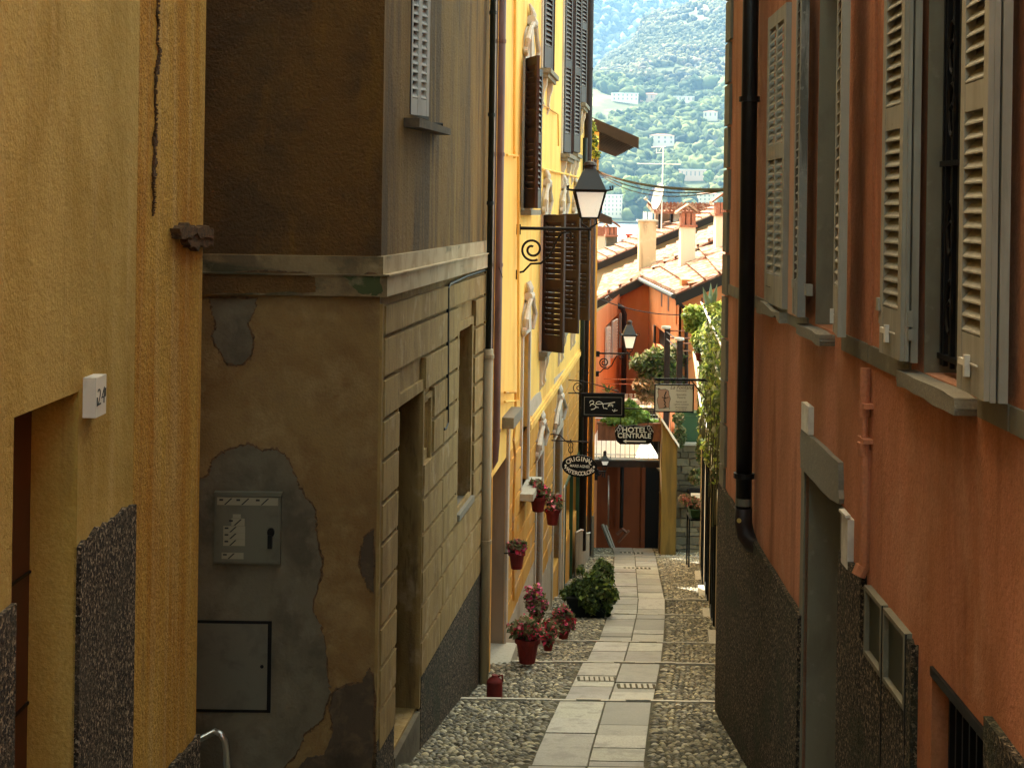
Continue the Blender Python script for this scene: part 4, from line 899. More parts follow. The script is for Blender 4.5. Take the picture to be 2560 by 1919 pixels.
# ------------------------------------------------------------------ wall lantern builder
def lantern(name, lab, att, Y, cu, vt, vb, wpx, arm_v, wall_u, m_glass='glass_milk'):
    """cu centre column; vt,vb glass top/bottom rows; wpx width of glass top in photo px"""
    t = thing(name, lab, 'lamp', P(cu, arm_v, Y)); k = Y/F
    c = P(cu, vt, Y); W_ = wpx*k/2; zt = c.z; zb = P(cu, vb, Y).z; wb = W_*.56; cx = c.x; cyy = Y
    ring = lambda w_, z: [Vector((cx-w_, cyy-w_, z)), Vector((cx+w_, cyy-w_, z)), Vector((cx+w_, cyy+w_, z)), Vector((cx-w_, cyy+w_, z))]
    mb = MB(); mb.hexa(ring(wb*.92, zb+.01), ring(W_*.93, zt)); build(mb, 'glass', M[m_glass], t)
    mb = MB(); a, b = ring(wb, zb), ring(W_, zt)
    for i in range(4): mb.tube([a[i], b[i]], W_*.07, 6)
    for q, rr in ((a, .07), (b, .09)):
        for i in range(4): mb.tube([q[i], q[(i+1) % 4]], W_*rr, 6)
    mb.hexa(ring(W_*1.12, zt), ring(W_*1.15, zt+.02))
    for sg in (-1, 1): 
        for sy in (-1, 1): mb.tube([(cx+sg*W_*1.1, cyy+sy*W_*1.1, zt+.01), (cx+sg*W_*1.45, cyy+sy*W_*1.1, zt+.02), (cx+sg*W_*1.42, cyy+sy*W_*1.1, zt+.07)], W_*.06, 5)
    mb.tube([(cx, cyy, zb), (cx, cyy, zb-.0)]+[(cx, cyy, zb-.03)], .02, 6)
    arm = P(cu, arm_v, Y).z
    for sg in (-1, 1): mb.tube([(cx+sg*wb*.8, cyy, zb), (cx+sg*wb*.9, cyy, (zb+arm)/2), (cx+sg*wb*.3, cyy, arm+.03), (cx, cyy, arm)], .012, 6)
    build(mb, 'frame', M['black'], t)
    h = (zt-zb)*.68; mb = MB(); mb.hexa(ring(W_*1.02, zt+.02), ring(W_*.48, zt+.02+h)); mb.hexa(ring(W_*.42, zt+.02+h), ring(W_*.36, zt+.05+h)); build(mb, 'lamp_roof', M['zinc'], t)
    mb = MB(); mb.lathe((cx, cyy, zt+.05+h), [(W_*.42, 0), (W_*.36, .04), (W_*.5, .05), (W_*.3, .09), (W_*.1, .10)], 12); build(mb, 'finial', M['iron_brown'], t)
    x0 = att.x; Ya = att.y; L_ = cx-x0
    mb = MB(); mb.tube([(x0-.05, Ya, arm), (cx+.03, Y, arm)], .021, 8); 
    mb.tube([(cx, Y, arm+.02), (cx, Y, arm-.10)], .018, 6); mb.lathe((cx, Y, arm-.15), [(.005, 0), (.022, .02), (.01, .05)], 8)
    mb.wbox(x0-.03, x0+.05, Ya-.03, Ya+.03, arm-.08, arm+.05); lo = arm-L_*.62; mb.wbox(x0-.03, x0+.04, Ya-.03, Ya+.03, lo-.08, lo+.04)
    # big scroll
    ccx, ccz = x0+L_*.22, arm-L_*.29; pts = []
    for i in range(40):
        a = 1.3+i/39*(2*math.pi*1.62); r_ = L_*(.035+.125*(i/39)**.8); pts.append((ccx+r_*math.cos(a), Y, ccz+r_*math.sin(a)))
    mb.tube(pts, .017, 6)
    mb.tube([(x0, Ya, lo), (x0+L_*.1, Y, lo+.02), (x0+L_*.2, Y, lo+L_*.13), (x0+L_*.34, Y, lo+L_*.14), (x0+L_*.46, Y, lo+L_*.24), (x0+L_*.54, Y, lo+L_*.42), (x0+L_*.62, Y, arm-.05), (x0+L_*.74, Y, arm-.035), (x0+L_*.78, Y, arm-.10), (x0+L_*.73, Y, arm-.13), (x0+L_*.70, Y, arm-.09)], .015, 6)
    build(mb, 'bracket', M['black'], t); return t
a = YW.p(17.75, .0, 0)
lantern('wall_lantern', 'large black square lantern with white glass on a scrolled bracket on the yellow house', a, 17.75, 1474, 478, 545, 76, 573, 1290)
lantern('wall_lantern', 'smaller black lantern on a bracket in front of the orange house', Vector((P(1494, 850, 32.6).x, 32.6, 0)), 32.6, 1573, 838, 870, 33, 884, 1494)
lantern('wall_lantern', 'small lantern under the terrace, half hidden by the oval sign', Vector((P(1490, 1190, 33.5).x, 33.5, 0)), 33.5, 1512, 1150, 1162, 20, 1178, 1490)
# ------------------------------------------------------------------ hanging signs
def sign_plane(u0, v0, u1, v1, Y):
    a, b = P(u0, v0, Y), P(u1, v1, Y); return a.x, b.x, b.z, a.z
# black handwritten sign
Y = 26.5; x0, x1, z0, z1 = sign_plane(1453, 983, 1561, 1043, Y); fw = Front(Y); W_, H_ = x1-x0, z1-z0
t = thing('hanging_sign', 'black rectangular hanging sign with a white handwritten name', 'sign', (x0, Y, z1)); w = W_
mb = MB().box(fw, x0, x1, -.02, .02, z0, z1); build(mb, 'board', M['sign_black'], t)
mb = MB()
mb.frame(fw, x0+W_*.07, x1-W_*.06, z0+H_*.1, z1-H_*.14, .006, .0, .021); build(mb, 'border_line', M['shutter_grey'], t)
def stroke(mb, fw, pts, r, o=.024, n=5): mb.tube([fw.p(x0+W_*a, o, z1-H_*b) for a, b in pts], r, n)
mb = MB()
q = lambda L: [((x-85)/1025., (y-375)/575.) for x, y in L]
for L_ in ([(285,600),(300,560),(350,545),(385,570),(370,610),(320,640),(295,675)], [(300,640),(370,630),(430,665),(430,710),(390,750),(320,765)], [(440,690),(450,715),(470,700),(495,720)],
          [(430,620),(450,580),(510,560),(570,590),(600,620),(700,610),(880,575)], [(430,620),(460,630),(520,625),(600,620)], [(600,620),(600,680),(620,735),(650,725),(670,735),(705,740)],
          [(720,690),(735,640),(750,620),(745,680),(765,630),(790,620),(785,680),(810,630),(830,640),(825,695)], [(820,760),(840,780),(860,810),(880,770),(885,745),(860,800),(940,770)]):
    stroke(mb, fw, q(L_), .0062)
build(mb, 'lettering', M['sign_text'], t)
mb = MB(); tp = z1+.005; mb.tube([(x0-.03, Y, tp), (x1, Y, tp)], .012, 6); aw = YW.p(27.2, 0, 0)
aw = P(1449, 962, Y); mb.tube([P(1455, 952, Y), P(1500, 964, Y), P(1547, 979, Y)], .011, 6)
mb.tube([Vector((YW.p(26.5, 0, 0).x, Y, tp)), (x0, Y, tp)], .012, 6); mb.tube([Vector((YW.p(26.5, 0, 0).x, Y, P(1455, 950, Y).z)), P(1455, 952, Y)], .011, 6)
c = P(1447, 968, Y)
mb.tube([c+Vector((.12*k/20*math.cos(k*.55), 0, .12*k/20*math.sin(k*.55))) for k in range(3, 22)], .009, 5)
build(mb, 'bracket', M['iron_brown'], t)
# oval sign
Y = 23.0; x0, x1, z0, z1 = sign_plane(1405, 1136, 1493, 1193, Y); fw = Front(Y); cx, cz = (x0+x1)/2, (z0+z1)/2; A_, B_ = (x1-x0)/2, (z1-z0)/2
t = thing('hanging_sign', 'oval black hanging sign reading original watercolors', 'sign', (cx, Y, z1))
ell = lambda k=1.0, n=40: [(cx+A_*k*math.cos(a), cz+B_*k*math.sin(a)) for a in np.linspace(0, 2*np.pi, n+1)[:-1]]
tl = -.04
mb = MB().prism(fw, [(x, z+(x-cx)*tl) for x, z in ell()], -.02, .015); build(mb, 'board', M['sign_black'], t)
mb = MB()
def arc_text(s, a0, a1, rx, rz, size, up):
    n = len(s)
    for i, ch in enumerate(s):
        a = R(a0+(a1-a0)*i/(n-1)); px, pz = cx+rx*math.cos(a), cz+rz*math.sin(a)+(rx*math.cos(a))*tl
        th = math.atan2(rz*math.cos(a), -rx*math.sin(a)); th = th+math.pi if up else th
        c_, s_ = math.cos(th), math.sin(th)
        m_ = text_mesh(ch, size, lambda x, y, z: fw.p(px+x*c_-y*s_, .0165+z, pz+x*s_+y*c_), .002, 0, .0015); mb.add(m_.v, m_.f)
arc_text("ORIGINAL", 146, 34, A_*.76, B_*.64, .105, True); arc_text("WATERCOLORS", 204, 336, A_*.80, B_*.66, .092, False)
m_ = text_mesh("MARIS AGNES", .062, lambda x, y, z: fw.p(cx+x*.85, .0165+z, cz+y+x*tl), .002, .1, .001); mb.add(m_.v, m_.f)
for sg in (-1, 1): 
    q_ = fw.p(cx+sg*A_*.80, .018, cz+sg*A_*.8*tl); mb.add([q_+Vector((-.02, 0, 0)), q_+Vector((0, 0, -.025)), q_+Vector((.02, 0, 0)), q_+Vector((0, 0, .025))], [(0, 1, 2, 3)])
build(mb, 'lettering', M['sign_text'], t)
mb = MB(); zz = P(1440, 1104, Y).z; xw = YW.p(Y, 0, 0).x
mb.tube([(xw, Y, zz+.02), (P(1470, 1106, Y).x, Y, zz)], .011, 6); mb.tube([P(1384, 1085, Y), P(1400, 1087, Y), P(1412, 1100, Y), P(1420, 1106, Y), P(1428, 1098, Y)], .010, 6); mb.tube([Vector((xw, Y, P(1384, 1085, Y).z)), P(1386, 1085, Y)], .01, 5)
for uu in (1427, 1472):
    for sg, vv in ((1, 1112), (-1, 1124)):
        c = P(uu, vv, Y); mb.tube([c+Vector((.035*math.cos(a), 0, sg*.05*math.sin(a))) for a in np.linspace(-1, 4, 12)], .008, 5)
    mb.tube([P(uu, 1106, Y), P(uu, 1142, Y)], .007, 5)
build(mb, 'bracket', M['iron_brown'], t)
# hotel sign
Y = 29.5; x0, x1, z0, z1 = sign_plane(1537, 1062, 1634, 1111, Y); fw = Front(Y); W_, H_ = x1-x0, z1-z0
t = thing('hanging_sign', 'black shaped sign reading hotel centrale with an arrow to the left', 'sign', (x0, Y, z1))
out = [(0, .25), (.02, .62), (.06, .86), (.14, 1), (.86, 1), (.94, .9), (.99, .62), (1, .3), (.95, .05), (.88, 0), (.74, .06), (.5, -.02), (.25, .06), (.1, .0), (.03, .1)]
mb = MB().prism(fw, [(x0+W_*a, z1-H_*b) for a, b in out], -.02, .015); build(mb, 'board', M['sign_black'], t)
cx = (x0+x1)/2
for s_, sz, b, sx in (("HOTEL", .155, .25, 1.08), ("CENTRALE", .145, .55, 1.0)):
    m_ = text_mesh(s_, sz, lambda x, y, z: fw.p(cx+x*sx, .017+z, z1-H_*b+y), .0015, 0, .003); build(m_, 'lettering', M['sign_text'], t)
mb = MB(); ay = z1-H_*.83; mb.add([fw.p(cx+a*W_, .018, ay+b*H_) for a, b in ((-.29, 0), (-.20, .10), (-.20, .035), (.30, .035), (.30, -.035), (-.20, -.035), (-.20, -.10))], [(0, 6, 5, 4, 3, 2, 1)])
build(mb, 'arrow', M['sign_text'], t)
mb = MB()
for sg in (-1, 1):
    for k in range(3): c = fw.p(cx+sg*W_*(.37+.04*k), .018, z1-H_*(.12+.12*k)); mb.tube([c+Vector((sg*.03*math.cos(a), 0, .045*math.sin(a))) for a in np.linspace(0, 4.2, 9)], .008, 5)
build(mb, 'lion_figures', M['shutter_pale'], t, label='small pale scrolled figures')
mb = MB(); 
for a_ in (.15, .85): mb.tube([fw.p(x0+W_*a_, 0, z1-.05), fw.p(x0+W_*a_, 0, z1+.35)], .008, 5)
mb.tube([(YW.p(Y, 0, 0).x, Y, z1+.35), (x1, Y, z1+.35)], .014, 6)
build(mb, 'bracket', M['iron_brown'], t)
# cream restaurant sign on the right
Y = 24.5; x0, x1, z0, z1 = sign_plane(1636, 959, 1734, 1031, Y); fw = Front(Y); W_, H_ = x1-x0, z1-z0
t = thing('hanging_sign', 'cream framed hanging sign with a tan picture and script lettering', 'sign', (x0, Y, z1))
mb = MB().box(fw, x0+.01, x1-.01, -.015, .01, z0+.01, z1-.01); build(mb, 'board', M['sign_cream'], t)
mb = MB().frame(fw, x0, x1, z0, z1, .022, -.02, .02); build(mb, 'frame', M['black'], t)
mb = MB(); pc = [(.10, .14), (.16, .20), (.28, .18), (.36, .24), (.37, .38), (.41, .52), (.38, .66), (.38, .82), (.30, .84), (.12, .88), (.09, .70), (.07, .55), (.11, .42), (.09, .30)]
mb.prism(fw, [(x0+W_*a, z1-H_*b) for a, b in pc], .005, .0125); build(mb, 'picture', M['sign_tan'], t)
mb = MB(); stroke(mb, fw, pc+[pc[0]], .004, .013)
stroke(mb, fw, [(.30, .26), (.26, .40), (.27, .52), (.24, .55), (.28, .66), (.26, .72), (.30, .80), (.24, .84)], .010, .014); stroke(mb, fw, [(.19, .47), (.27, .50), (.36, .46)], .007, .014)
stroke(mb, fw, [(.06, .19), (.05, .14), (.08, .17), (.16, .20)], .004, .013); stroke(mb, fw, [(.36, .82), (.40, .86), (.38, .90)], .004, .013)
build(mb, 'figure_drawing', M['text_dark'], t)
brl = mat('brown_lettering', (.16,.11,.06), [], .6)
for s_, b, sz, sh_ in (("La Fontana", .12, .095, .4), ("Ristorante", .23, .045, .2), ("Specialita", .37, .05, .2), ("Pizzeria", .47, .05, .2), ("Aperto tutti", .62, .042, .2), ("i giorni a pranzo", .71, .042, .2), ("Prenotazioni", .82, .042, .2), ("tel. 031 95 01", .91, .036, .1)):
    m_ = text_mesh(s_, sz, lambda x, y, z: fw.p(x0+W_*.68+x*.95, .012+z, z1-H_*b+y), .001, sh_); build(m_, 'lettering', brl, t)
mb = MB(); zt = P(1690, 950, Y).z; xr = SW.p(Y, 0, 0).x
mb.box(fw, x0, xr, -.012, .012, zt-.012, zt+.03); 
for a_ in (.12, .88): mb.box(fw, x0+W_*a_-.01, x0+W_*a_+.01, -.01, .01, z1-.01, zt)
mb.tube([(xr, Y, zt-.45), (x1-.05, Y, zt)], .012, 5)
build(mb, 'bracket', M['black'], t)
# ------------------------------------------------------------------ leaves
def leaves(blobs, n, size, cols, name, par, lab=None, cat=None, matn='leaf', flat=.35, seed=0, droop=0, asp=1.6, group=None):
    """blobs: list of (centre, (rx,ry,rz)); many small leaf faces spread through the volume"""
    r = np.random.default_rng(seed+11); k = len(blobs)
    vol = np.array([b[1][0]*b[1][1]*b[1][2] for b in blobs])**.75; idx = r.choice(k, n, p=vol/vol.sum())
    C = np.array([tuple(b[0]) for b in blobs])[idx]; Rr = np.array([b[1] for b in blobs])[idx]
    d = r.normal(size=(n, 3)); d /= np.linalg.norm(d, axis=1)[:, None]
    rad = r.uniform(.35, 1.0, n)**.5; rad *= r.uniform(.8, 1.12, n)
    pos = C+d*Rr*rad[:, None]
    nrm = d*.6+r.normal(size=(n, 3))*.6+np.array([0, 0, flat]); nrm /= np.linalg.norm(nrm, axis=1)[:, None]
    t = np.cross(nrm, r.normal(size=(n, 3))); t[:, 2] -= droop; t /= np.linalg.norm(t, axis=1)[:, None]; b = np.cross(nrm, t)
    s = size*r.uniform(.6, 1.3, n)[:, None]
    V = np.stack([pos-t*s*asp*.5, pos+b*s*.42-t*s*.05, pos+t*s*asp*.5, pos-b*s*.42-t*s*.05], 1)
    V[:, 1] += nrm*s*.12; V[:, 3] += nrm*s*.12
    cc = np.array(cols)[r.integers(0, len(cols), n)]*r.uniform(.7, 1.25, n)[:, None]
    Ca = np.ones((n, 4, 4)); Ca[:, :, :3] = cc[:, None, :]
    m = MB(); m.v = V.reshape(-1, 3).tolist(); m.f = (np.arange(n)[:, None]*4+np.arange(4)).tolist(); m.c = Ca.reshape(-1, 4)
    return build(m, name, M[matn], par, lab, cat, group, base=None if par is not None else tuple(blobs[0][0]))
G_D = [(.05, .085, .025), (.075, .12, .03), (.12, .18, .05), (.03, .055, .018)]
G_L = [(.24, .30, .05), (.34, .40, .07), (.16, .23, .04), (.42, .44, .10)]
G_M = [(.07, .11, .03), (.10, .15, .04), (.05, .08, .02), (.13, .15, .06)]
G_O = [(.16, .17, .07), (.22, .21, .10), (.10, .13, .05), (.28, .22, .12)]
RED = [(.62, .03, .07), (.75, .06, .16), (.45, .02, .05), (.8, .25, .28)]
PINK = [(.68, .05, .20), (.8, .18, .34), (.5, .03, .12)]
def ball(u0, v0, u1, v1, Y, dy=None):
    a, b = P(u0, v0, Y), P(u1, v1, Y); rx, rz = abs(b.x-a.x)/2, abs(a.z-b.z)/2
    return ((a+b)/2, (rx, dy or rx, rz))
def stems(par, base, tips, r=.006, m='leaf_stem'):
    mb = MB()
    for q in tips: q = Vector(q); mid = (Vector(base)+q)/2+Vector((random.uniform(-.02, .02), random.uniform(-.02, .02), .03)); mb.tube([base, mid, q], [r*1.4, r, r*.5], 5)
    build(mb, 'stems', M['stem'], par)
M['stem'] = mat('plant_stems', (.10, .09, .04), [], .8)
# ------------------------------------------------------------------ potted flowers
def pot(cx, cy, cz, r, h, name, lab, flowers=RED, hang=False, m='terra', wd=1.5, fh=.22, n=420, group='red flower pots along the yellow house', tilt=0, leafcol=G_O, fs=.035):
    t = thing(name, lab, 'flower pot', (cx, cy, cz), group)
    mb = MB(); mb.lathe((cx, cy, cz), [(r*.66, 0), (r*.93, h*.80), (r*1.08, h*.80), (r*1.08, h), (r*.98, h), (r*.92, h*.85), (.01, h*.85)], 18); o = build(mb, 'pot', M[m], t, smooth=False)
    c = Vector((cx, cy, cz+h+fh*.35)); bl = []
    rr = random.Random(int(abs(cx*1000)+abs(cz*100)))
    for k in range(6): a = k*1.05+rr.random(); bl.append((c+Vector((r*wd*.55*math.cos(a), r*wd*.5*math.sin(a), rr.uniform(-.25, .25)*fh)), (r*wd*.42, r*wd*.42, fh*.38)))
    bl.append((c+Vector((0, 0, fh*.2)), (r*wd*.5, r*wd*.5, fh*.45)))
    leaves(bl, int(n*.8), fs*1.5, leafcol, 'foliage', t, seed=int(cy*10)); leaves(bl, int(n*.55), fs*1.45, flowers, 'blossoms', t, matn='petal', seed=int(cy*10)+3, asp=1.1)
    stems(t, (cx, cy, cz+h*.8), [tuple(b[0]) for b in bl])
    return t, o
def ground_pot(u0, u1, vtop, vbase, Y, lab, **k):
    a, b = P(u0, vbase, Y), P(u1, vbase, Y); r = (b.x-a.x)/2*.93; h = P(u0, vtop, Y).z-a.z
    return pot((a.x+b.x)/2, Y, a.z, r, h, 'flower_pot', lab, **k)
Yq = lambda v: next(Y for Y in np.arange(11, 34, .05) if zg(Y)/Y*F*-1+PV+5*1 <= v)
ground_pot(1286, 1350, 1592, 1654, 16.1, 'large terracotta pot of pink and red flowers on the cobbles nearest the viewer', wd=1.9, fh=.26, n=520)
ground_pot(1354, 1386, 1600, 1624, 17.7, 'smaller terracotta pot tucked just behind the large pot', wd=1.9, fh=.30)
ground_pot(1390, 1426, 1572, 1594, 19.0, 'wide low terracotta pot of red blossoms furthest along the row', wd=1.9, fh=.34, n=500)
a = P(1342, 1530, 18.6); pot(a.x, 18.6, zg(18.6)+.30, .09, .13, 'flower_pot', 'small pot of pale pink flowers standing on the door ledge', wd=2.0, fh=.38, flowers=PINK)
tl = thing('ledge_block', 'small stone block carrying the pale pink flower pot', 'block', (a.x, 18.6, zg(18.6))); mb = MB().wbox(a.x-.13, a.x+.13, 18.47, 18.73, zg(18.6)-.1, zg(18.6)+.30); build(mb, 'block', M['patch_grey'], tl)
def wall_pot(u0, u1, v0, v1, Y, lab, tiltx=.0, **k):
    a, b = P(u0, v1, Y), P(u1, v1, Y); r = (b.x-a.x)/2*.98; h = (P(u0, v0, Y).z-a.z)
    t, o = pot((a.x+b.x)/2, Y, a.z, r, h, 'hanging_pot', lab, group='red pots hung on the yellow facade', **k)
    mb = MB(); c = Vector(((a.x+b.x)/2, Y, a.z+h*.9)); mb.tube([c+Vector((r*math.cos(x), r*math.sin(x), 0)) for x in np.linspace(0, 2*np.pi, 15)], .006, 5, False)
    mb.tube([YW.p(Y, 0, c.z), c+Vector((-r, 0, 0))], .008, 5); build(mb, 'ring_holder', M['black'], t); return t
wall_pot(1271, 1312, 1378, 1420, 16.9, 'lowest red wall pot with magenta flowers, left of the other two', flowers=PINK+RED, wd=1.35, fh=.17, fs=.03)
wall_pot(1324, 1366, 1240, 1277, 18.9, 'upper red wall pot hanging beneath the pale window sill', wd=1.5, fh=.24, fs=.032)
wall_pot(1362, 1400, 1272, 1310, 20.2, 'middle red wall pot with sparse blossoms to the right of the upper one', wd=1.6, fh=.24, n=280, fs=.032)
def grate(u0, u1, v, n, lab):
    Y = next(y for y in np.arange(12, 34, .02) if PV-zg(y)/y*F <= v); a, b = P(u0, v, Y).x, P(u1, v, Y).x; t = thing('drain_grate', lab, 'drain grate', ((a+b)/2, Y, zg(Y)+.03), 'drain grates in the slabs')
    z = zg(Y)+.026; build(MB().wbox(a-.02, b+.02, Y-.08, Y+.08, z-.03, z), 'plate', M['joint'], t)
    for k in range(n): x = a+(b-a)*(k+.5)/n; build(MB().wbox(x-.018, x+.018, Y-.07, Y+.07, z-.02, z+.010), 'bar', M['kerb'], t)
grate(1448, 1536, 1700, 7, 'left half of the nearest slotted drain grate, on the left slab'); grate(1548, 1634, 1717, 6, 'right half of the nearest slotted drain grate, on the right slab'); grate(1562, 1624, 1418, 6, 'small drain grate on the bright slabs beyond the bush'); grate(1552, 1606, 1380, 5, 'farthest drain grate just before the lane end')
# red ribbed jug
c = Vector((P(1236, 1752, 14.1).x, 14.1, zg(14.1)+.01)); t = thing('watering_jug', 'dark red ribbed jug standing at the foot of the beige downpipe', 'jug', c)
prof = [(.055, 0)]+[(.078+(.004 if k % 2 else 0), .01+k*.012) for k in range(19)]+[(.06, .25), (.03, .27), (.032, .285), (.02, .285)]
mb = MB().lathe(c, prof, 20); build(mb, 'body', M['terra'], t, smooth=True)
mb = MB().tube([c+Vector((.03, 0, .27)), c+Vector((.075, 0, .285)), c+Vector((.08, 0, .22))], .012, 6); build(mb, 'handle', M['terra'], t, smooth=True)
# bush in a trough
Yb = 22.3; t = thing('planter_bush', 'bushy green shrub spilling from a dark trough before the shop window', 'shrub', P(1470, 1540, Yb))
mb = MB(); a, b = P(1420, 1534, Yb), P(1508, 1534, Yb); mb.hexa([(a.x, Yb-.25, a.z), (b.x, Yb-.25, a.z), (b.x, Yb+.5, a.z+.05), (a.x, Yb+.5, a.z+.05)], [(a.x-.04, Yb-.28, a.z+.33), (b.x+.04, Yb-.28, a.z+.33), (b.x+.04, Yb+.5, a.z+.35), (a.x-.04, Yb+.5, a.z+.35)]); build(mb, 'trough', M['shop_dark'], t)
bl = [ball(1418, 1445, 1475, 1500, Yb), ball(1450, 1425, 1520, 1500, Yb), ball(1470, 1440, 1540, 1530, Yb-.1), ball(1440, 1460, 1500, 1520, Yb-.2), ball(1478, 1400, 1535, 1470, Yb+1.2), ball(1490, 1395, 1520, 1430, Yb+1.4), ball(1500, 1480, 1530, 1545, Yb-.1), ball(1460, 1490, 1500, 1535, Yb-.3)]
bl += [ball(1400, 1470, 1430, 1500, Yb-.1), ball(1528, 1470, 1548, 1500, Yb), ball(1442, 1412, 1462, 1440, Yb), ball(1506, 1405, 1530, 1430, Yb+.8)]; leaves(bl, 4300, .062, G_M+G_L[:1]+[(.14, .20, .05), (.09, .14, .04)], 'foliage', t, seed=5); stems(t, P(1465, 1500, Yb), [tuple(b_[0]) for b_ in bl], .012)
t = thing('climbing_vine', 'wisp of pale leaved vine beneath the dark eaves beside the big lantern', 'climber', P(1480, 400, 32.3))
leaves([ball(1470, 300, 1490, 340, 32.3), ball(1472, 335, 1494, 375, 32.3), ball(1480, 370, 1500, 400, 32.2), ball(1466, 230, 1478, 300, 32.3)], 420, .07, G_L+G_M, 'foliage', t, seed=40)
build(MB().tube([P(1482, 430, 32.4), P(1480, 370, 32.35), P(1478, 300, 32.35), P(1471, 230, 32.35)], .012, 5), 'stem', M['stem'], t)
pts = pp(YW, [(1441, 1329), (1452, 1323), (1458, 1324), (1466, 1332), (1477, 1330), (1477, 1425), (1441, 1440)], .12); t = thing('wavy_screen', 'low beige panel with a wavy white top edge at the end of the shop window', 'screen', YW.p(pts[0][0], .12, pts[0][1]))
build(MB().prism(YW, pts, .09, .12), 'panel', M['jamb_brown'], t); build(MB().tube([YW.p(s_, .125, z_) for s_, z_ in pts[:5]], .016, 5), 'top_edge', M['white_paint'], t)
# ------------------------------------------------------------------ right : low shop fronts under the garden
sp = lambda u, v, o=0.0: SW.hit(u, v, o)
gw = thing('shop_wall', 'low wall of dark framed shop doors under the garden on the right', 'building', SW.p(22, 0, -6)); t = gw
ZC = -4.03; ZG = -2.55
doors = [(14.2, 17.0), (18.0, 20.0), (21.3, 22.9), (24.2, 26.0), (27.2, 28.7)]
H_ = [(a, b, zg(b)+.12, ZC-.12, .12) for a, b in doors]
mb = cells(SW, 13.45, 31.5, -9, ZC, H_); build(mb, 'wall', M['ochre_end'], t)
mb = cells(SW, 13.45, 31.5, ZC+.06, ZG, [], o=-.35); build(mb, 'upper_wall', M['grass'], t)
mb = MB(); mb.box(SW, 13.45, 31.5, -.45, .07, ZC, ZC+.07); build(mb, 'coping', M['white_paint'], t)
for (a, b, z0, z1, _) in H_:
    d = thing('shop_door', None, None, (0, 0, 0)); d.parent = gw; d.location = -gw.location; WL[d.name] = np.zeros(3)
    mb = MB().frame(SW, a, b, z0, z1, .09, -.1, .045); m_ = (a+b)/2; mb.box(SW, m_-.05, m_+.05, -.1, .045, z0, z1); build(mb, 'frame', M['shop_dark'], d)
    mb = MB().box(SW, a, b, -.12, -.09, z0, z1); build(mb, 'pane', M['glass'], d)
    mb = MB().box(SW, a+.0, b+.0, -.1, .16, z0-.25, z0+.0); build(mb, 'doorstep', M['kerb'], d)
    mb = MB().box(SW, b+.02, b+.30, -.05, .05, z0, z1); build(mb, 'pilaster', M['cream'], d)
mb = MB()
for (s0, s1, z) in ((19.6, 25.5, -3.25),): mb.tube([SW.p(s, .02, z) for s in (s0, s1)], .02, 6)
# garden railing along the top
rl = thing('garden_railing', 'pale iron railing along the top of the garden wall', 'railing', SW.p(25, -.1, ZG))
mb = MB().tube([SW.p(17, .0, -1.95), SW.p(33, .0, -2.15)], .02, 6).tube([SW.p(17, .0, -2.5), SW.p(33, .0, -2.6)], .018, 6); build(mb, 'rail', M['white_paint'], rl)
for k in range(7): s = 18+2.4*k; mb = MB().tube([SW.p(s, 0, ZC), SW.p(s, 0, -1.95-.01*k)], .018, 6); build(mb, 'post', M['iron_brown'], rl)
# ivy falling over the garden wall
t = thing('climbing_ivy', 'dense pale flecked ivy tumbling over the garden wall on the right', 'climber', SW.p(24, .1, -4))
bl = []
for s, z0, z1, o in ((18.5, -4.0, -2.2, .05), (20, -3.9, -2.0, .12), (21.5, -4.3, -1.9, .1), (23, -4.2, -2.1, .15), (24.5, -4.4, -1.9, .1), (26, -4.6, -2.1, .15), (27.5, -4.3, -2.2, .12), (29, -4.9, -2.3, .15), (30.5, -4.8, -2.4, .1)):
    for k in range(4):
        z = z0+(z1-z0)*(k+.5)/4; bl.append((SW.p(s+random.uniform(-.4, .4), o-.30, z), (.30, .6, (z1-z0)/5.2)))
leaves(bl, 15000, .085, G_M+G_L+[(.30, .32, .16), (.38, .38, .24), (.22, .26, .10)], 'foliage', t, seed=8, droop=.5)
mb = MB()
for k in range(14): s = 18+.9*k; mb.tube([SW.p(s, -.1, -2.3), SW.p(s+.2, .08, -3), SW.p(s+.1, .12, -3.9-random.random()*.6)], .012, 5)
build(mb, 'vines', M['stem'], t)
t = thing('garden_shrub', 'bright yellow green clipped shrub above the ivy', 'shrub', P(1760, 880, 30))
bl = [ball(1708, 762, 1765, 815, 30), ball(1725, 790, 1770, 840, 30), ball(1755, 755, 1822, 800, 31), ball(1730, 825, 1775, 878, 29.5), ball(1765, 790, 1822, 850, 30.5), ball(1772, 840, 1822, 900, 30), ball(1712, 800, 1750, 830, 30.2)]
leaves(bl, 9000, .085, G_L, 'foliage', t, seed=9, flat=.9); stems(t, P(1765, 930, 30), [tuple(b_[0]) for b_ in bl], .02)
c = P(1750, 902, 28.5); pot(c.x, 28.5, c.z, .10, .16, 'flower_pot', 'small red pot fixed at the end of the railing below the clipped shrub', flowers=G_M, n=150, fh=.2, group='pots in the garden', leafcol=G_M)
c = P(1797, 1215, 20.3); pot(c.x, 20.0, P(1797, 1225, 20).z, .13, .17, 'hanging_pot', 'dark pot of trailing leaves hanging beside the black downpipe', flowers=G_M, n=200, fh=.25, group='pots in the garden', leafcol=G_O, m='iron_brown')
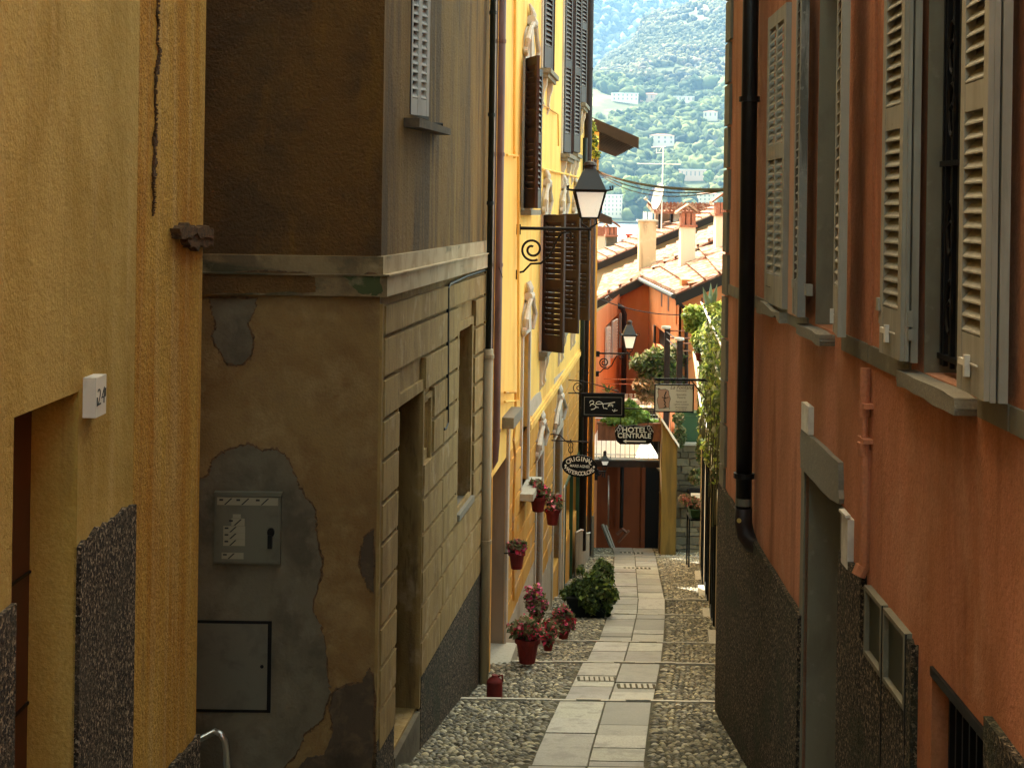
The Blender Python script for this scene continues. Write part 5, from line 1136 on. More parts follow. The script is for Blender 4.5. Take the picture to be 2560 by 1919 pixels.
# agave
t = thing('agave', 'grey green agave with stiff pointed leaves above the clipped shrub', 'plant', P(1777, 765, 31)); mb = MB()
for k, (u, v) in enumerate(((1757, 716), (1766, 735), (1777, 706), (1784, 730), (1793, 708), (1762, 725), (1789, 722))):
    a, b = P(1777+(u-1777)*.35, 765, 31), P(u, v, 31+.2*(k % 3-1)); w_ = Vector((.055, 0, 0)); m_ = a.lerp(b, .45)
    mb.add([a-w_*.8, m_-w_, b, m_+w_, a+w_*.8, m_+Vector((0, .06, 0))], [(0, 1, 5), (1, 2, 5), (2, 3, 5), (3, 4, 5), (4, 0, 5)])
build(mb, 'leaves', mat('agave_green', (.20,.25,.17), [], .6), t)
# ------------------------------------------------------------------ end of the lane
er = thing('garden_stair_wall', 'rubble stone wall with white coping beside the ochre pier at the lane end', 'wall', P(1720, 1370, 33.6)); Yw = 33.8; fw = Front(Yw)
x0, x1 = P(1688, 1300, Yw).x, P(1830, 1300, Yw).x; zt = P(1720, 1112, Yw).z
mb = MB(); cols = []
mb.box(fw, x0, x1, -.6, -.03, -9, zt); cols += [(.09, .08, .055, 1)]*8
z = -8.6
while z < zt-.05:
    h = random.uniform(.10, .24); x = x0+random.uniform(-.1, 0)
    while x < x1:
        w_ = random.uniform(.14, .42); a, b = max(x, x0)+.01, min(x+w_, x1)-.01
        if b-a > .04:
            pts = rough_poly([(a, z), (b, z), (b, min(z+h, zt)-.02), (a, min(z+h, zt)-.02)], 2, .008); n0 = len(mb.v); mb.prism(fw, pts, -.05, random.uniform(0, .05)); g_ = random.uniform(.06, .19)
            cols += [(g_, g_*.84, g_*.50, 1)]*(len(mb.v)-n0)
        x += w_
    z += h
mb.c = cols; build(mb, 'stonework', M['rubble'], er)
mb = MB().box(fw, x0-.02, x1, -.65, .08, zt, zt+.06); build(mb, 'coping', M['kerb'], er)
pr_ = thing('terrace_pier', 'weathered ochre end wall carrying the sloping white coping beside the passage', 'wall', P(1672, 1370, 33.6))
xa, xb = P(1654, 1200, 33.4).x, P(1692, 1200, 33.4).x; fw2 = Front(33.4)
ztl, ztr = P(1656, 1050, 33.4).z, P(1692, 1118, 33.4).z
mb = MB().prism(fw2, [(xa, -9), (xb, -9), (xb, ztr), (xa, ztl)], -.45, 0); build(mb, 'wall', M['ochre_end'], pr_)
mb = MB().prism(fw2, [(xa-.03, ztl), (xb+.04, ztr), (xb+.04, ztr+.08), (xa-.03, ztl+.08)], -2.5, .07); build(mb, 'coping', M['white_paint'], pr_)
# terrace
Yt = 34.0; ft = Front(Yt); zf = P(1560, 1146, Yt).z
t = thing('terrace', 'sunlit terrace bridging the end of the lane, pale floor above a dark passage', 'terrace', P(1570, 1150, Yt))
xl, xr = P(1486, 1150, Yt).x, xa
mb = MB().box(ft, xl-3, xr, -6.2, 0, zf-.03, zf+.03); build(mb, 'floor', M['concrete'], t)
mb = MB().box(ft, xl-3, xr, -.12, .04, zf-.20, zf-.03); mb.box(ft, xl-3, xr, -6.2, -.12, zf-.2, zf-.04); build(mb, 'edge_beam', M['iron_brown'], t)
for s_ in range(1): mb = MB().box(ft, xl-3, xr, -.0, .055, zf-.06, zf-.04); build(mb, 'drip_edge', M['zinc'], t)
r_ = thing('terrace_railing', 'thin grey iron railing on the terrace edge', 'railing', P(1570, 1140, Yt)); zr = P(1560, 1046, Yt).z
mb = MB().tube([(xl, Yt, zr), (xr, Yt, zr)], .016, 6).tube([(xl, Yt, zf+.1), (xr, Yt, zf+.1)], .012, 6); build(mb, 'rail', M['chrome'], r_)
k = 0; x = xl+.05
while x < xr: mb = MB().tube([(x, Yt, zf+.02), (x, Yt, zr)], .0065, 5); build(mb, 'baluster', M['zinc'], r_); x += .115
mb = MB().wbox(P(1646, 1100, Yt).x, xr, Yt-.04, Yt+.04, zf, zr+.03); build(mb, 'end_post', M['iron_brown'], r_)
bx = thing('planter_box', 'long red brown wooden planter box hung on the terrace railing', 'planter', P(1570, 1100, Yt-.15))
pa, pb = P(1495, 1098, Yt-.12), P(1648, 1060, Yt-.12); mb = MB().wbox(pa.x, pb.x, Yt-.27, Yt-.03, pa.z, pb.z); 
build(mb, 'box', M['plank_br'], bx); mb = MB().wbox(pa.x-.03, pb.x+.03, Yt-.29, Yt-.02, pb.z, pb.z+.045); 
for q in range(9): xx = pa.x+(pb.x-pa.x)*q/8; mb.wbox(xx-.02, xx+.02, Yt-.285, Yt-.26, pa.z, pb.z)
build(mb, 'trim', M['plank_br'], bx)
mb = MB().wbox(pa.x+.05, pb.x-.05, Yt-.25, Yt-.05, pb.z, pb.z+.05); build(mb, 'soil', M['joint'], bx)
t = thing('terrace_shrub', 'fresh bright green shrub growing in the wooden terrace box', 'shrub', P(1580, 1058, Yt-.1))
bl = [ball(1558, 998, 1592, 1040, Yt-.1), ball(1570, 1012, 1606, 1050, Yt-.1), ball(1585, 1025, 1625, 1060, Yt-.15), ball(1540, 1040, 1600, 1066, Yt-.15), ball(1500, 1042, 1560, 1064, Yt-.1), ball(1620, 1048, 1650, 1066, Yt-.1)]
leaves(bl, 3200, .07, [(.16, .26, .04), (.11, .20, .03), (.22, .32, .08)], 'foliage', t, seed=12); stems(t, P(1580, 1062, Yt-.1), [tuple(b_[0]) for b_ in bl], .008)
# terrace furniture/low parapets behind
def slabbox(nm, lab, cat, u0, v0, u1, v1, Y, m, d=.5): 
    a, b = P(u0, v1, Y), P(u1, v0, Y); return build(MB().wbox(a.x, b.x, Y, Y+d, a.z, b.z), nm, M[m], None, lab, cat)
t = thing('terrace_parapet', 'stepped pale parapet ledges at the back of the terrace', 'parapet', P(1600, 1040, 39))
for u0, v0, u1, v1, Y in ((1560, 1002, 1645, 1010, 39.5), (1596, 1030, 1645, 1037, 37.5)):
    a, b = P(u0, v1, Y), P(u1, v0, Y); build(MB().wbox(a.x, b.x, Y, Y+.5, a.z, b.z), 'ledge', M['white_paint'], t); build(MB().wbox(a.x+.05, b.x-.0, Y+.04, Y+.46, zf, a.z), 'base', M['shop_dark'], t)
a, b = P(1600, 1030, 37.4), P(1642, 1013, 37.4); bk = thing('wicker_chest', 'small wicker chest on the terrace behind the shrub', 'chest', (a+b)/2)
build(MB().wbox(a.x, b.x, 37.0, 37.4, a.z, b.z-.06), 'body', M['shutter_brown'], bk); build(MB().wbox(a.x-.02, b.x+.02, 36.98, 37.42, b.z-.06, b.z), 'lid', M['cream'], bk)
# back fence
zb_ = P(1560, 1010, 40).z; t = thing('back_fence', 'grey slatted fence with thin pink hand rails behind the terrace', 'fence', P(1550, 1000, 40))
xa2, xb2 = P(1470, 990, 40).x, P(1630, 990, 40).x
for q in range(14): x = xa2+(xb2-xa2)*q/14; build(MB().wbox(x+.01, x+(xb2-xa2)/14-.03, 40, 40.05, zf, P(1560, 984, 40).z), 'slat', M['shutter_grey'], t)
for vv in (947, 959): build(MB().tube([P(1480, vv, 39.9), P(1612, vv+1, 39.9)], .014, 5), 'hand_rail', M['salmon'], t)
# palm and bamboo
t = thing('palm', 'small fan palm on the terrace beside the downpipe', 'palm', P(1522, 1000, 38)); mb = MB(); c = P(1520, 985, 38)
mb.tube([Vector((c.x, c.y, zf)), c], .06, 7); build(mb, 'trunk', M['stem'], t); mb = MB()
cols = []
for k in range(46):
    a = k*2.4; l_ = random.uniform(.28, .45); el = random.uniform(-.1, 1.2); d = Vector((math.cos(a)*math.cos(el), math.sin(a)*math.cos(el), math.sin(el))); sd_ = d.cross(Vector((0, 0, 1))).normalized()*.025
    e_ = c+d*l_; mb.add([c+d*.05, c+d*l_*.6+sd_, e_-Vector((0, 0, .08)), c+d*l_*.6-sd_], [(0, 1, 2, 3)]); g_ = random.uniform(.6, 1.3); cols += [(.13*g_, .19*g_, .05*g_, 1)]*4
mb.c = cols; build(mb, 'fronds', M['leaf'], t)
t = thing('bamboo', 'feathery olive and reddish bamboo clump on the terrace', 'bamboo', P(1650, 1000, 37))
bl = [ball(1578, 890, 1640, 925, 37), ball(1610, 870, 1670, 930, 37), ball(1640, 880, 1700, 950, 37.2), ball(1600, 915, 1670, 960, 37), ball(1660, 860, 1725, 920, 37.5), ball(1590, 945, 1640, 990, 36.8), ball(1650, 930, 1720, 960, 37.5), ball(1615, 950, 1640, 1000, 37), ball(1690, 900, 1730, 955, 37.6)]
leaves(bl, 6500, .10, G_O+G_M+G_L[:1], 'foliage', t, seed=14, asp=3.2, droop=.3)
leaves([ball(1582, 945, 1650, 975, 36.7), ball(1590, 975, 1640, 1002, 36.7)], 900, .07, [(.30, .17, .08), (.36, .22, .11), (.20, .15, .06)], 'reddish_foliage', t, seed=15, asp=3.2)
mb = MB()
for b_ in bl: q = b_[0]; mb.tube([Vector((q.x+.1, q.y, zf)), q+Vector((0, 0, -.1)), q+Vector((-.05, 0, b_[1][2]))], .012, 5)
build(mb, 'canes', M['stem'], t)
# pergola posts
t = thing('pergola', 'dark red brown posts with ball caps and rails above the bamboo', 'pergola', P(1680, 1000, 35.5))
for (u, v0, v1, Y) in ((1665, 820, 1060, 36.2), (1698, 849, 960, 34.8)):
    a, b = P(u, v1, Y), P(u, v0, Y); build(MB().wbox(a.x-.07, a.x+.07, Y-.07, Y+.07, zf, b.z), 'post', M['iron_brown'], t); build(MB().lathe((b.x, Y, b.z), [(.10, -.02), (.13, .0), (.12, .05), (.05, .06)], 12), 'cap', M['shutter_pale'], t)
for a, b in ((P(1665, 828, 36.2), P(1698, 853, 34.8)), (P(1665, 845, 36.2), P(1696, 872, 34.8))): build(MB().tube([a, b], .02, 5), 'rail', M['shutter_brown'], t)
for v in (827, 845, 858, 877): build(MB().tube([P(1666 if v < 850 else 1699, v, 36.2 if v < 850 else 34.8), P(1728, v, 36)], .018, 5), 'rail', M['plank_br'], t)
# sloping white handrail of the garden stair
ya = 33.2; mb = MB().tube([P(1734, 880, 33), P(1745, 960, 30), P(1757, 1035, 27)], .03, 6).tube([P(1741, 885, 33), P(1756, 985, 29), P(1770, 1060, 26.4)], .025, 6); build(mb, 'stair_handrail', M['white_paint'], None, 'white handrail of the garden stair descending beside the cream sign', 'handrail')
# green bin container on the stone wall
a, b = P(1690, 1106, 34.0), P(1752, 1030, 34.0); build(MB().wbox(a.x, b.x, 33.9, 34.35, a.z, b.z).wbox(a.x+.04, b.x-.04, 33.88, 33.9, a.z+.08, b.z-.08), 'garden_tank', M['green_paint'], None, 'dark green metal tank standing on the rubble wall', 'tank')
t = thing('trailing_plant', 'leafy plant trailing around the green tank', 'plant', P(1700, 1110, 33.7)); leaves([ball(1680, 1030, 1712, 1062, 33.6), ball(1684, 1060, 1716, 1120, 33.6), ball(1740, 1095, 1760, 1160, 33.4), ball(1722, 1170, 1758, 1215, 33.3)], 1500, .06, G_M+G_O, 'foliage', t, seed=17); stems(t, P(1700, 1110, 33.6), [P(1696, 1045, 33.6), P(1700, 1090, 33.6)], .01)
# passage below terrace
Yp = 38.2; fp = Front(Yp); pw = thing('passage_house', 'red brown house wall deep in the passage under the terrace', 'house', P(1570, 1400, Yp))
x0, x1 = P(1470, 1200, Yp).x, P(1606, 1200, Yp).x; dkx = P(1660, 1200, Yp).x
mb = MB().box(fp, x0-2, x1, -.3, 0, -11, zf-.1); build(mb, 'wall', M['red_low'], pw)
mb = MB().box(fp, x1, dkx+1.5, -.6, -.02, -11, zf-.1); build(mb, 'dark_doorway', M['dark_in'], pw)
mb = MB().wbox(x1-.03, x1+.08, Yp-.05, Yp+.2, -11, zf-.1); build(mb, 'door_jamb', M['red_low'], pw)
t = pipe('drainpipe', [P(1637, 1160, 35.5), P(1652, 1178, 35.5), P(1652, 1230, 35.5), P(1648, 1400, 35.5)], .035, M['cream'], 'mottled cream bent downpipe in front of the dark doorway', [P(1652, 1230, 35.5)])
pipe('drainpipe', [P(1556, 1150, 38), P(1553, 1320, 38)], .05, M['dark_in'], 'dark downpipe on the red brown passage wall', [])
pipe('standpipe', [P(1521, 1188, 36), P(1521, 1320, 36)], .018, M['chrome'], 'thin shiny vertical pipe in the passage', [], 'pipe')
mb = MB().tube([P(1506, 1310, 35), P(1530, 1372, 35)], .045, 4).tube([P(1514, 1312, 35.1), P(1538, 1376, 35.1)], .03, 4); build(mb, 'leaning_boards', M['shutter_grey'], None, 'pale boards leaning in the left corner of the passage', 'board')
t = thing('red_bench_frame', 'crossed red brown timber frame low in the passage', 'frame', P(1555, 1360, 37)); build(MB().tube([P(1542, 1335, 37), P(1556, 1322, 37), P(1566, 1330, 37)], .05, 5).tube([P(1545, 1355, 37), P(1572, 1325, 37)], .04, 5), 'timber', M['plank_br'], t)
# flower stand with menu case at the right of the lane end
Ys = 30.5; t = thing('flower_stand', 'tall black iron stand with a green trough of reddish flowers', 'plant stand', P(1725, 1400, Ys))
a = P(1722, 1404, Ys); b = P(1752, 1415, Ys-.3)
for (x, y) in ((a.x, Ys), (a.x+.28, Ys-.35), (a.x, Ys+.35)): build(MB().wbox(x-.015, x+.015, y-.015, y+.015, zg(Ys)-.02, P(1722, 1290, Ys).z), 'leg', M['black'], t)
zt_ = P(1722, 1290, Ys).z; build(MB().wbox(a.x-.02, a.x+.30, Ys-.36, Ys+.36, zt_-.02, zt_+.01), 'shelf', M['black'], t)
build(MB().hexa([(a.x+.02, Ys-.25, zt_+.0), (a.x+.22, Ys-.25, zt_), (a.x+.22, Ys+.25, zt_), (a.x+.02, Ys+.25, zt_)], [(a.x-.02, Ys-.3, zt_+.20), (a.x+.26, Ys-.3, zt_+.20), (a.x+.26, Ys+.3, zt_+.20), (a.x-.02, Ys+.3, zt_+.20)]), 'trough', M['green_paint'], t)
bl = [(Vector((a.x+.0, Ys, zt_+.33)), (.22, .2, .12)), (Vector((a.x+.2, Ys-.1, zt_+.28)), (.18, .2, .12)), (Vector((a.x-.1, Ys, zt_+.40)), (.16, .15, .09))]
leaves(bl, 500, .05, G_O, 'foliage', t, seed=20); leaves(bl, 450, .045, [(.45, .15, .12), (.5, .25, .2)], 'blossoms', t, matn='petal', seed=21)
fm = Front(33.2); x0, z1 = fm.hit(1724, 1228); x1, z0 = fm.hit(1756, 1290); t = thing('menu_case', 'framed white menu sheet on the rubble wall above the flower stand', 'notice', P(1740, 1290, 33.2))
build(MB().box(fm, x0, x1, -.4, 0, z0, z1), 'case', M['black'], t); build(MB().box(fm, x0+.03, x1-.03, 0, .006, z0+.02, z1-.035), 'sheet', M['villa'], t)
mb = MB()
for k in range(5): mb.box(fm, x0+.06, x1-.07-.03*(k % 2), .005, .009, z1-.10-k*.07, z1-.085-k*.07)
build(mb, 'text_lines', M['shutter_grey'], t)
# ------------------------------------------------------------------ orange house with tiled roofs
oh = thing('orange_house', 'orange plastered house with terracotta roofs behind the terrace', 'house', P(1600, 1000, 46)); t = oh
LW = Wall(2.4-.15*38, .15, 1)
WA = (LW.hit(1515, 840)[0], LW.hit(1546, 840)[0], LW.hit(1530, 890)[1], LW.hit(1530, 800)[1], .15)
mb = cells(LW, 36, 46.2, -12, -2.75, [WA]); build(mb, 'left_wall', M['orange'], t)
w_ = thing('window', None, None, (0, 0, 0)); w_.parent = oh; w_.location = -oh.location; WL[w_.name] = np.zeros(3)
mb = MB().box(LW, WA[0], WA[1], -.16, -.13, WA[2], WA[3]); build(mb, 'pane', M['glass'], w_)
d = WA[1]-WA[0]
for a, b in ((WA[0]-.55, WA[0]-.05), (WA[0]+.35*d, WA[0]+.55*d), (WA[1]+.02, WA[1]+.5)):
    A, B = LW.p(a, .05, 0), LW.p(b, .12, 0); mb, L, wd = leaf_mesh(B, A, WA[2], WA[3], .05, [(WA[2]+.2, WA[3]-.1)], 1, .09, .07, 36, -1); build(mb, 'shutter', M['shutter_pale'], w_)
x0 = P(1562, 900, 46.2).x; x1 = 4.55
fo = Front(46.2); hl = fo.hit(1515, 742); hr = fo.hit(1600, 700); mb = MB().prism(fo, [(x0-.2, -12), (x1, -12), (x1, hr[1]+.1), (hr[0], hr[1]-.05), (x0-.2, hl[1]+(hr[1]-hl[1])*(x0-.2-hl[0])/(hr[0]-hl[0])-.08)], -.5, 0); build(mb, 'front_wall', M['orange'], t)
SO = Wall(4.55, 0.0, -1); W3 = (SO.hit(1664, 840)[0], SO.hit(1640, 840)[0], SO.hit(1650, 868)[1], SO.hit(1650, 822)[1], .12)
W3 = (min(W3[0], W3[1]), max(W3[0], W3[1]), W3[2], W3[3], .12)
mb = cells(SO, 37.3, 46.2, -12, -2.1, [W3]); mb.box(SO, 38.2, 39.0, -.01, .03, -3.1, -2.2) ; build(mb, 'side_wall', M['orange'], t)
mb = MB().box(SO, W3[0], W3[1], -.14, -.1, W3[2], W3[3]); mb.box(SO, W3[0]-.35, W3[0], 0, .05, W3[2], W3[3]); mb.box(SO, W3[1], W3[1]+.35, 0, .05, W3[2], W3[3]); build(mb, 'side_window', M['shop_dark'], t)
for s in (38.4, 40.2, 42): mb = MB().box(SO, s, s+.35, -.0, .006, -2.9, -2.25); build(mb, 'recess_panel', M['door_red'], t)
fr = Front(37.3); mb = MB().box(fr, 4.55, 9.5, -.5, 0, -12, P(1790, 700, 37.3).z); build(mb, 'right_wall', M['orange'], t)
# roofs: planes rising to the right, rows of tiles running down the slope
def tiled(nm, A, B, C, D, nrow, th=.10, m='tile', ncol=None):
    """A,B = lower edge (near, far), D,C = upper edge (near, far). barrel tile rows run from lower to upper edge"""
    mb = MB(); A, B, C, D = map(Vector, (A, B, C, D)); up = (B-A).cross(D-A).normalized(); up = up if up.z > 0 else -up
    mb.hexa([A-up*th, B-up*th, C-up*th, D-up*th], [A, B, C, D])
    L_ = (D-A).length; nseg = max(4, int(L_/.38))
    for i in range(nrow):
        t0, t1 = i/nrow, (i+.62)/nrow
        for k in range(nseg):
            s0, s1 = k/nseg, (k+1.12)/nseg; s1 = min(s1, 1)
            pa = A.lerp(B, t0).lerp(D.lerp(C, t0), s0); pb = A.lerp(B, t1).lerp(D.lerp(C, t1), s0)
            pc = A.lerp(B, t1).lerp(D.lerp(C, t1), s1); pd = A.lerp(B, t0).lerp(D.lerp(C, t0), s1); hm = .05
            ma, mc = (pa+pb)/2+up*(hm+.03), (pd+pc)/2+up*hm
            mb.add([pa+up*.12, pb+up*.12, pc, pd, ma+up*.05, mc], [(0, 4, 5, 3), (4, 1, 2, 5)]); mb.add([pa, pb, pb+up*.12, ma+up*.05, pa+up*.12], [(0, 1, 2, 3, 4)])
    return mb
def eq(mb, nm, m='tile', par=None): return build(mb, nm, M[m], par or oh)
A1, D1_ = P(1493, 748, 45.8), P(1800, 591, 45.8); B1, C1 = P(1512, 690, 54), P(1800, 560, 54)
eq(tiled('roof', A1, B1, C1, D1_, 22), 'roof')
mb = MB(); dn = Vector((0, 0, -.30)); fw_ = Vector((0, -.05, 0)); mb.hexa([A1+dn+fw_, D1_+dn+fw_, D1_+dn, A1+dn], [A1+fw_-Vector((0, 0, .04)), D1_+fw_-Vector((0, 0, .04)), D1_-Vector((0, 0, .04)), A1-Vector((0, 0, .04))]); eq(mb, 'barge_board', 'fascia')
A2, D2 = P(1690, 735, 36.8), P(1835, 671, 36.8); B2, C2 = P(1602, 693, 46.0), P(1800, 606, 46.0)
eq(tiled('roof', A2, B2, C2, D2, 24), 'roof')
mb = MB().hexa([A2+dn+fw_, D2+dn+fw_, D2+dn, A2+dn], [A2+fw_-Vector((0, 0, .03)), D2+fw_-Vector((0, 0, .03)), D2-Vector((0, 0, .03)), A2-Vector((0, 0, .03))]); eq(mb, 'barge_board', 'fascia')
mb = MB().tube([A2+Vector((-.06, 0, -.06)), B2+Vector((-.06, 0, -.06))], .07, 8); eq(mb, 'gutter', 'zinc')
eq(MB().tube([P(1688, 742, 37.2), P(1700, 760, 37.2), P(1715, 775, 37.2), P(1717, 1000, 37.2)], .05, 7), 'downpipe', 'iron_brown')
eq(MB().tube([P(1517, 742, 45.2), P(1524, 752, 45.2), P(1556, 770, 45), P(1561, 785, 45), P(1559, 1010, 45)], .085, 8), 'downpipe', 'iron_brown')
# raised party wall and its tiled verge behind
fwl = Front(54.2); a, b, c, d_ = fwl.hit(1470, 705), fwl.hit(1812, 549), fwl.hit(1812, 521), fwl.hit(1470, 668)
nb = thing('cream_gable_house', 'cream gable wall with dark tiled verge rising to the right behind the orange house', 'house', fwl.p(a[0], 0, a[1]-3))
build(MB().prism(fwl, [(a[0], a[1]-4), (b[0], b[1]-4), (c[0], c[1]), (d_[0], d_[1])], -.5, 0), 'gable_wall', M['cream'], nb)
q = .30; A3, D3 = fwl.p(d_[0], .35, d_[1]+.05), fwl.p(c[0]+.5, .35, c[1]+.2); B3, C3 = A3+Vector((0, 7, 0)), D3+Vector((0, 7, 0))
build(tiled('roof', A3, B3, C3, D3, 16), 'roof', M['tile'], nb)
build(MB().hexa([A3+dn, D3+dn, D3+dn+Vector((0, .1, 0)), A3+dn+Vector((0, .1, 0))], [A3+Vector((0, -.03, -.03)), D3+Vector((0, -.03, -.03)), D3+Vector((0, .1, -.03)), A3+Vector((0, .1, -.03))]), 'verge_board', M['fascia'], nb)
# chimneys
def chimney(lab, u0, u1, v0, v1, Y, m, cap=None, d=.5):
    a, b = P(u0, v1, Y), P(u1, v0, Y); t = thing('chimney', lab, 'chimney', ((a.x+b.x)/2, Y, a.z))
    build(MB().wbox(a.x, b.x, Y, Y+d, a.z-1.2, b.z), 'stack', M[m], t)
    cx, w_ = (a.x+b.x)/2, (b.x-a.x)/2
    if cap == 'slab':
        build(MB().wbox(a.x-.06, b.x+.06, Y-.06, Y+d+.06, b.z, b.z+.06), 'cap_slab', M['kerb'], t)
        for s in (-.12, .06): build(MB().wbox(cx+s-.02, cx+s+.10, Y+.15, Y+.3, b.z+.06, b.z+.32), 'flue', M['white_paint'], t)
    if cap == 'house':
        z = b.z; build(MB().wbox(a.x-.05, b.x+.05, Y-.05, Y+d+.05, z, z+.07), 'cap_slab', M['brick'], t)
        for x in (a.x, cx-.06, b.x-.12): build(MB().wbox(x, x+.12, Y, Y+d, z+.07, z+.42), 'brick_post', M['brick'], t)
        A, B = Vector((a.x-.14, Y-.1, z+.40)), Vector((cx, Y-.1, z+.66)); C_ = Vector((b.x+.14, Y-.1, z+.40)); bk = Vector((0, d+.2, 0)); u_ = Vector((0, 0, .06))
        build(MB().hexa([A, B, B+bk, A+bk], [A+u_, B+u_, B+bk+u_, A+bk+u_]).hexa([B, C_, C_+bk, B+bk], [B+u_, C_+u_, C_+bk+u_, B+bk+u_]), 'cap_roof', M['tile'], t)
    return t
chimney('square stained chimney with a flat cap, nearest the satellite dish', 1597, 1641, 554, 690, 47.5, 'chimney_s', 'slab', .6)
chimney('whitewashed chimney with a little brick house cap, in the middle of the roof', 1701, 1739, 568, 690, 43, 'chimney_w', 'house', .5)
chimney('whitewashed chimney with a brick cap half hidden by the terracotta house corner', 1789, 1822, 540, 625, 44, 'chimney_w', 'house', .5)
chimney('stubby grey chimney with a house cap at the left above the lower roofs', 1515, 1543, 592, 640, 60, 'cement', 'house', .8)
chimney('second stubby chimney half behind the lamp post side', 1494, 1514, 590, 640, 62, 'chimney_w', 'house', .8)
# lower roofs further away
t = thing('far_tiled_house', 'low tiled roof with a red vent beyond the cream gable', 'house', P(1560, 660, 64))
A, D = P(1480, 668, 62), P(1640, 592, 62); B, C_ = P(1480, 640, 72), P(1640, 580, 72)
build(tiled('roof', A, B, C_, D, 12), 'roof', M['tile'], t); build(MB().hexa([A+Vector((0, 0, -4)), D+Vector((0, 0, -4)), C_+Vector((0, 0, -4)), B+Vector((0, 0, -4))], [A-Vector((0, 0, .1)), D-Vector((0, 0, .1)), C_-Vector((0, 0, .1)), B-Vector((0, 0, .1))]), 'wall', M['patch_grey'], t)
c = P(1573, 606, 61); build(MB().wbox(c.x-.08, c.x+.08, 61, 61.3, c.z-.1, c.z+.35).wbox(c.x-.14, c.x+.14, 60.95, 61.35, c.z+.30, c.z+.36), 'vent', mat('bright_red_vent', (.55,.07,.03), [], .6), t)
# roof loggia
Yl = 58; fl = Front(Yl); t = thing('roof_loggia', 'small roof top loggia with a thin tile canopy under the far villa', 'building', P(1720, 570, Yl))
x0, z0 = fl.hit(1648, 575); x1, z1 = fl.hit(1800, 522)
build(MB().box(fl, x0+.1, x1, -3, -2.6, z0-2, z1-.1), 'back_wall', M['jamb_brown'], t)
build(MB().box(fl, fl.hit(1682, 540)[0], fl.hit(1728, 540)[0], -.3, 0, z0-1.5, fl.hit(1700, 532)[1]), 'white_wall', M['white_paint'], t)
for u in (1650, 1680, 1735, 1792): xx = fl.hit(u, 540)[0]; build(MB().box(fl, xx-.06, xx+.06, -.15, 0, z0-1.5, z1), 'post', M['iron_brown'], t)
A, D = fl.p(x0-.3, .6, z1-.12), fl.p(x0-.3, -2.4, z1+.18); B, C_ = fl.p(x1, .6, z1-.12), fl.p(x1, -2.4, z1+.18)
build(tiled('roof', A, B, C_, D, 18, .12), 'roof', M['tile'], t)
# antenna and dish
Ya = 48.5; t = thing('antenna', 'tall white aerial mast with crossbars', 'antenna', P(1654, 570, Ya))
build(MB().tube([P(1653, 575, Ya), P(1658, 368, Ya)], .022, 6), 'mast', M['white_paint'], t)
for (u0, v0, u1, v1) in ((1593, 409, 1702, 411), (1641, 382, 1660, 382), (1628, 368, 1664, 367)): build(MB().tube([P(u0, v0, Ya), P(u1, v1, Ya)], .013, 5), 'crossbar', M['white_paint'], t)
build(MB().tube([P(1641, 372, Ya), P(1641, 384, Ya)], .01, 5).tube([P(1648, 378, Ya), P(1654, 368, Ya)], .01, 5), 'element', M['white_paint'], t)
for k in range(8): u = 1597+k*13; build(MB().tube([P(u, 408, Ya-.15), P(u, 410.5, Ya+.25)], .008, 4), 'element', M['white_paint'], t)
t = thing('satellite_dish', 'white satellite dish seen edge on at the foot of the aerial', 'dish', P(1645, 525, Ya)); mb = MB(); c = P(1650, 492, Ya-.05); ax = Vector((-.93, -.25, .22)).normalized(); s1_v = ax.cross(Vector((0, 0, 1))).normalized(); s2_v = ax.cross(s1_v)
vs = [c]; N_ = 20
for r_ in (.25, .5, .75, 1): 
    for k in range(N_): a = 2*math.pi*k/N_; vs.append(c+(s1_v*math.cos(a)+s2_v*math.sin(a))*.47*r_+ax*.10*r_*r_)
fs = [(0, 1+k, 1+(k+1) % N_) for k in range(N_)]
for j in range(3): fs += [(1+j*N_+k, 1+(j+1)*N_+k, 1+(j+1)*N_+(k+1) % N_, 1+j*N_+(k+1) % N_) for k in range(N_)]
n0 = len(vs); vs2 = [v_-ax*.03 for v_ in vs]; mb.add(vs, fs); mb.add(vs2, [tuple(reversed(f_)) for f_ in fs]); build(mb, 'reflector', M['white_paint'], t, smooth=True)
e_ = P(1613, 497, Ya-.3); build(MB().tube([P(1642, 520, Ya), e_], .015, 5), 'arm', M['white_paint'], t); build(MB().tube([e_-Vector((.03, 0, .03)), e_+Vector((.05, 0, .03))], .05, 8), 'feed_horn', M['shutter_grey'], t)
# overhead cables
for i, (v0, v1, sag, r_) in enumerate(((427, 474, .35, .022), (429, 476, .55, .010), (431, 476, .75, .008))):
    a, b = P(1493, v0, 32.5), P(1812, v1, 17.5); pts = [a.lerp(b, k/16)+Vector((0, 0, -sag*4*(k/16)*(1-k/16)*(1 if k < 9 else 1)*.35)) for k in range(17)]
    build(MB().tube(pts, r_, 5), 'overhead_cable', M['shop_dark'], None, ('thickest', 'middle', 'lowest sagging')[i]+' cable of the bundle strung from the eaves to the terracotta house', 'cable', 'overhead cables')
a, b = P(1500, 748, 34), P(1716, 786, 36); build(MB().tube([a.lerp(b, k/10)+Vector((0, 0, -.12*4*k/10*(1-k/10))) for k in range(11)], .013, 5), 'overhead_cable', M['iron_brown'], None, 'slack brown cable crossing in front of the orange gable wall', 'cable')
